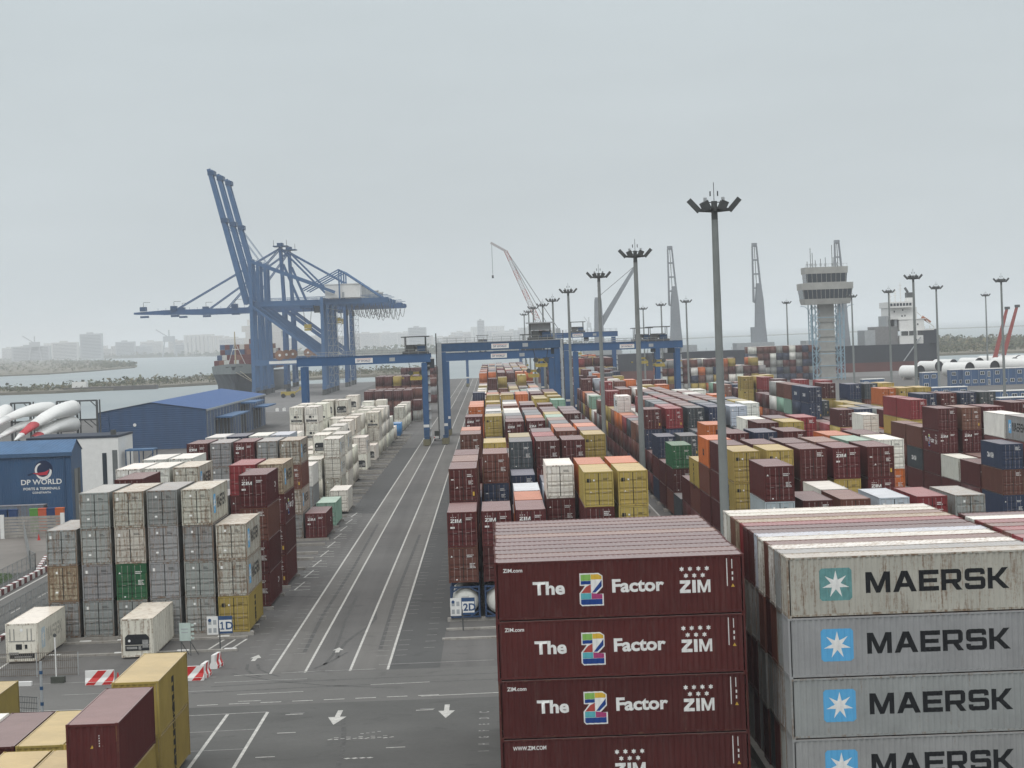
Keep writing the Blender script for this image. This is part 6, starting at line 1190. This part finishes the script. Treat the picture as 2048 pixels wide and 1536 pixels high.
# pickup on the lane
t = thing('pickup_truck', 'white pickup truck driving away between the yard cranes', 'pickup truck', (-12.7, 570, 0)); q = MB(); q.box(-.95, .95, 0, 1.9, .5, 1.15, WHT); q.box(-.95, .95, 1.9, 5.2, .5, 1.1, WHT); q.loft([[(-.88, 1.9, 1.1), (.88, 1.9, 1.1), (.88, 4.2, 1.1), (-.88, 4.2, 1.1)], [(-.72, 2.1, 1.85), (.72, 2.1, 1.85), (.72, 3.7, 1.85), (-.72, 3.7, 1.85)]], WHT); q.build('body', t)
q = MB(); q.add([(-.7, 1.93, 1.22), (.7, 1.93, 1.22), (.62, 2.06, 1.72), (-.62, 2.06, 1.72)], [(0, 1, 2, 3)], GLASS); q.build('window', t); q = MB(); q.box(-.85, .85, .15, 1.8, 1.15, 2.3, mat('cargo_cover_dark', (.04, .045, .04))); q.build('canopy', t)
for x in (-.85, .85):
    for y in (1.0, 4.3): q = MB(); q.tube((x - .12, y, .38), (x + .12, y, .38), .38, BLK, 14); q.build('wheel', t)
    q = MB(); q.box(x * .98 - .1, x * .98 + .1, -.03, .0, .75, 1.05, RED); q.build('tail_light', t)
q = MB(); q.box(-.95, .95, -.1, 0, .45, .62, DGREY); q.build('bumper', t)
t = thing('person', 'worker in orange high-visibility vest beside the white pickup', 'person', (-11.35, 571, 0)); q = MB()
def ring(z, rx, ry, cx=0, n=12): return [(cx + rx * math.cos(2 * PI * i / n), ry * math.sin(2 * PI * i / n), z) for i in range(n)]
SK = mat('skin', (.4, .24, .17)); TR = mat('work_trousers', (.03, .04, .08)); VE = mat('hivis_orange', (.6, .16, .03))
q.loft([ring(.82, .17, .12), ring(1.05, .16, .12), ring(1.35, .21, .13), ring(1.46, .12, .09), ring(1.5, .06, .06), ring(1.55, .065, .07), ring(1.66, .08, .1), ring(1.76, .05, .06)], SK)
for s in (-1, 1): q.loft([ring(0.02, .05, .09, s * .1), ring(.45, .065, .07, s * .1), ring(.86, .09, .1, s * .09)], TR); q.tube((s * .2, 0, 1.4), (s * .27, 0, .8), .055, VE, 8, .04)
q.build('body', t, smooth=True); q = MB(); q.loft([ring(.86, .185, .14), ring(1.1, .18, .14), ring(1.38, .23, .15), ring(1.46, .14, .11)], VE); q.build('vest', t, smooth=True)
# blue gas-bottle frame / blue reefer edge frame beside the lane is part of the left stacks; red mobile cranes on the right
for px, py0, px1, py1, lab in ((1987, 704, 2014, 616, 'left of two red telescopic crane booms at the right'), (2003, 700, 2034, 612, 'right of two red telescopic crane booms at the right')):
    a = at_px(px, py0, 1160); c = at_px(px1, py1, 1160); t = thing('mobile_crane', lab, 'mobile crane', (a.x, 1160, 0), group='red mobile cranes'); o_ = Vector((a.x, 1160, 0)); RB_ = mat('crane_boom_red', (.28, .06, .05), .6, var=.15)
    q = MB(); q.beam(Vector((0, 0, 3)), c - o_, 1.7, 1.9, RB_, w2=1.0, h2=1.2); q.box(c.x - a.x - 1, c.x - a.x + 1.2, -.8, .8, c.z - .6, c.z + .6, DGREY); q.build('boom', t); q = MB(); q.box(-6, 5, -1.5, 1.5, 1, 3, RED); q.box(3, 5, -1.5, 1.5, 3, 4.2, GLASS); q.build('chassis', t); q = MB(); [q.tube((x, -1.6, .7), (x, 1.6, .7), .7, BLK, 12) for x in (-5, -3, 2, 4)]; q.build('wheel', t)

# ------------------------------------------------------------------ far shores and city
SOIL = mat('shore_soil', (.16, .145, .11), .95, var=.25, scale=.02); SCRUB = mat('scrub_green', (.085, .095, .05), .95, var=.35, scale=.08); SCR2 = mat('scrub_olive', (.15, .135, .075), .95, var=.3, scale=.1); ROCK = mat('rock_grey', (.2, .2, .19), .9, var=.3, scale=.05)
def shore(name, near, far, label):
    b = MB(); b.prism(near + far[::-1], -4, .0, SOIL) if False else None
    pts = near + far[::-1]; b = MB(); b.prism(pts, -4, -.6, SOIL); tag(b.build(name), kind='structure')
def scrub(near, far, n, hs, label, clump=1.0, seed=1):
    r = random.Random(seed); b = MB()
    for i in range(n):
        f = r.random(); k = f * (len(near) - 1); j = min(int(k), len(near) - 2); u = k - j; v = r.random() ** .7
        x0 = near[j][0] + (near[j + 1][0] - near[j][0]) * u; y0 = near[j][1] + (near[j + 1][1] - near[j][1]) * u; x1 = far[j][0] + (far[j + 1][0] - far[j][0]) * u; y1 = far[j][1] + (far[j + 1][1] - far[j][1]) * u
        x, y = x0 + (x1 - x0) * v, y0 + (y1 - y0) * v; h = hs * r.uniform(.3, 1) * (1.5 if r.random() < .12 else .8); w_ = h * r.uniform(.8, 1.6) * clump; m_ = r.choice([SCRUB, SCRUB, SCR2])
        for q_ in range(9):
            c_ = Vector((x + r.gauss(0, w_ * .4), y + r.gauss(0, w_ * .4), -.8 + h * r.random())); s_ = h * r.uniform(.18, .4); vs = [c_ + Vector((r.uniform(-1, 1), r.uniform(-1, 1), r.uniform(-.7, .9))) * s_ for _ in range(5)]; b.add(vs, [(0, 1, 2), (0, 2, 3), (1, 3, 4), (0, 4, 2), (1, 2, 4)], m_)
    tag(b.build('undergrowth'), label, 'shrubs', kind='stuff')
def px_pts(l): 
    out = []
    for x, y in l: p = at_px(x, y, None, -2.2); out.append((p.x, p.y))
    return out
NA = px_pts([(-60, 793), (110, 787), (250, 780), (420, 770), (520, 766), (700, 756), (870, 750)]); FA = px_pts([(-60, 784), (110, 780), (250, 768), (420, 757), (520, 752), (700, 746), (870, 741)])
shore('breakwater', NA, FA, ''); scrub(NA, FA, 1500, 3.2, 'low scrub and rocks on the near breakwater', seed=2)
p = at_px(140, 783, None, -2); t = thing('barge', 'low dark barge lying along the near breakwater', 'barge', (p.x, p.y - 6, -2.2), -.06); q = MB(); q.loft([[(x, -5 * w_, 0), (x, 5 * w_, 0), (x + e_, 5 * w_, 2.6), (x + e_, -5 * w_, 2.6)] for x, w_, e_ in ((0, .3, -4), (6, 1, 0), (52, 1, 0), (56, .8, 0))], mat('barge_hull', (.09, .085, .08))); q.build('hull', t); q = MB(); q.box(3, 12, -3, 3, 2.6, 6, WHT); q.build('wheelhouse', t)
NB_ = px_pts([(-80, 757), (100, 749), (200, 742), (270, 736)]); FB = px_pts([(-80, 726), (100, 722), (200, 724), (270, 733)]); shore('breakwater', NB_, FB, ''); scrub(NB_, FB, 1500, 5, 'grey scrub covered spit in the left distance', seed=3)
NC = px_pts([(-120, 727), (200, 718), (400, 713), (700, 712), (900, 708), (1180, 702)]); FC = [(x * 1.5, y * 1.6) for x, y in NC]; shore('far_shore', NC, FC, ''); scrub(NC, [(x * 1.12, y * 1.12) for x, y in NC], 3200, 9, 'hazy belt of trees along the far shore', 2.2, seed=4)
ND = px_pts([(1870, 712), (1980, 708), (2120, 704)]); FD = px_pts([(1870, 686), (1980, 684), (2120, 680)]); shore('breakwater', ND, FD, ''); scrub(ND, FD, 1300, 5.5, 'dense scrub on the spit behind the white tower sections', 1.3, seed=5)
NE = px_pts([(1180, 688), (1420, 676), (1700, 665), (2150, 649)]); FE = [(x * 1.06, y * 1.06) for x, y in NE]; shore('outer_breakwater', NE, FE, '')
b = MB(); rr = random.Random(8)
q = MB()
CITY = [mat('city_pale', (.5, .49, .47), .8), mat('city_grey', (.36, .37, .38), .8), mat('city_brown', (.42, .39, .36), .8)]  # walls kept extra pale: part of the distance haze is in the colour
def city_block(px, Y, w_, h, kind, m_, label):
    Y *= 2.1; w_ *= 1.8; h = h * 1.5; p = at_px(px, 0, Y); t = thing({'b': 'apartment_building', 's': 'silo_row', 'c': 'distant_harbour_crane', 't': 'elevator_tower'}[kind], label, {'b': 'building', 's': 'silos', 'c': 'harbour crane', 't': 'tower'}[kind], (p.x, Y, 0), 0, 'hazy city and harbour skyline'); q = MB()
    if kind in 'bt': q.box(-w_ / 2, w_ / 2, 0, 18, -1, h, m_); q.box(-w_ * .2, w_ * .1, 4, 10, h, h + 4, m_); q.build('wall', t); g_ = MB(); [g_.box(-w_ * .45, w_ * .45, -.2, -.05, z, z + 1.3, GLASS) for z in range(3, int(h) - 2, 4)]; g_.build('window', t)
    elif kind == 's': [q.tube((i * 11 - w_ / 2, 6, -1), (i * 11 - w_ / 2, 6, h), 5, m_, 12) for i in range(int(w_ / 11) + 1)]; q.box(-w_ / 2 - 5, w_ / 2 + 5, 3, 9, h, h + 4, m_); q.build('silo', t)
    else:
        for x in (-w_ / 2, w_ / 2): q.beam((x, 0, 0), (x * .6, 0, h * .62), 3, 3, m_)
        q.box(-w_ * .4, w_ * .4, -4, 4, h * .55, h * .75, m_); q.beam((0, 0, h * .7), (-w_ * .9, 0, h), 2.5, 2.5, m_); q.beam((0, 0, h * .6), (0, 0, h * .98), 3, 3, m_); q.build('structure', t)
rc_ = random.Random(12)
for i in range(46):
    px = -10 + i * 24 + rc_.uniform(-8, 8); Y = rc_.uniform(3300, 4600); kind = 's' if i in (4, 16, 17, 40) else 'b'; h = rc_.uniform(16, 34) if kind == 'b' else 34; w_ = rc_.uniform(22, 60)
    city_block(px, Y, w_, h, kind, rc_.choice(CITY), {'b': 'pale hazy building of the distant skyline between city and far shore trees', 's': 'hazy row of grain silos on the distant skyline'}[kind])
city_block(312, 3000, 20, 46, 'c', CITY[1], 'tallest hazy crane shape on the left skyline'); city_block(155, 3300, 34, 46, 't', CITY[1], 'square hazy block left of the skyline crane'); city_block(42, 3300, 20, 46, 'c', CITY[1], 'faint harbour crane near the left end of the skyline'); city_block(372, 3200, 40, 34, 's', CITY[0], 'row of tall hazy silos right of the skyline crane')
city_block(938, 3300, 11, 45, 't', CITY[1], 'square hazy elevator tower above the yard cranes'); city_block(990, 3400, 80, 22, 's', CITY[1], 'long low hazy silo building right of the elevator tower'); city_block(810, 3300, 28, 36, 't', CITY[1], 'hazy block between the quay cranes and the yard cranes'); city_block(1155, 3200, 8, 44, 'c', CITY[1], 'faint crane behind the lane light masts')

# ------------------------------------------------------------------ quay clutter
for i, (px, py, Y) in enumerate([(560, 0, 900), (585, 0, 880), (620, 0, 905), (520, 0, 870)]):
    p = at_px(px, 0, Y); t = thing('concrete_block_row', 'row of small white concrete blocks on the quay, %s from left' % ORD[[1, 2, 3, 0][i]], 'blocks', (p.x, Y, 0), group='white blocks on the quay'); q = MB()
    for k in range(3): q.box(k * 2.4, k * 2.4 + 1.1, 0, 1, 0, 1, WHT); q.box(k * 2.4 + .2, k * 2.4 + .9, .1, .9, 1, 1.15, WHT)
    q.build('block', t)
t = thing('wheel_loader', 'yellow wheel loader working on the quay under the cranes', 'wheel loader', (-88, 1085, 0)); q = MB(); q.box(-3, 3, -1.3, 1.3, 1, 2.6, YELL); q.box(-.6, 1.2, -1, 1, 2.6, 4, GLASS); q.build('body', t); q = MB(); q.beam((3, 0, 2), (5.4, 0, 3.6), .6, .5, YELL); q.box(5, 6.4, -1.5, 1.5, 3, 4.4, YELL); q.build('bucket', t); q = MB(); [q.tube((x, y - .3, .9), (x, y + .3, .9), .9, BLK, 12) for x in (-2, 2) for y in (-1.4, 1.4)]; q.build('wheel', t)

# ------------------------------------------------------------------ haze
m = bpy.data.materials.new('haze_air'); m.use_nodes = True; n = m.node_tree; n.nodes.clear(); o = n.nodes.new('ShaderNodeOutputMaterial'); v = n.nodes.new('ShaderNodeVolumePrincipled')
v.inputs['Color'].default_value = (.95, .975, 1, 1); v.inputs['Density'].default_value = HAZE; v.inputs['Anisotropy'].default_value = 0.0; n.links.new(v.outputs[0], o.inputs['Volume'])
b = MB(); b.box(-46000, 46000, -500, 71000, -7.5, 118, m); hz = b.build('haze'); tag(hz, 'pale sea haze over the whole port', 'haze', kind='stuff')
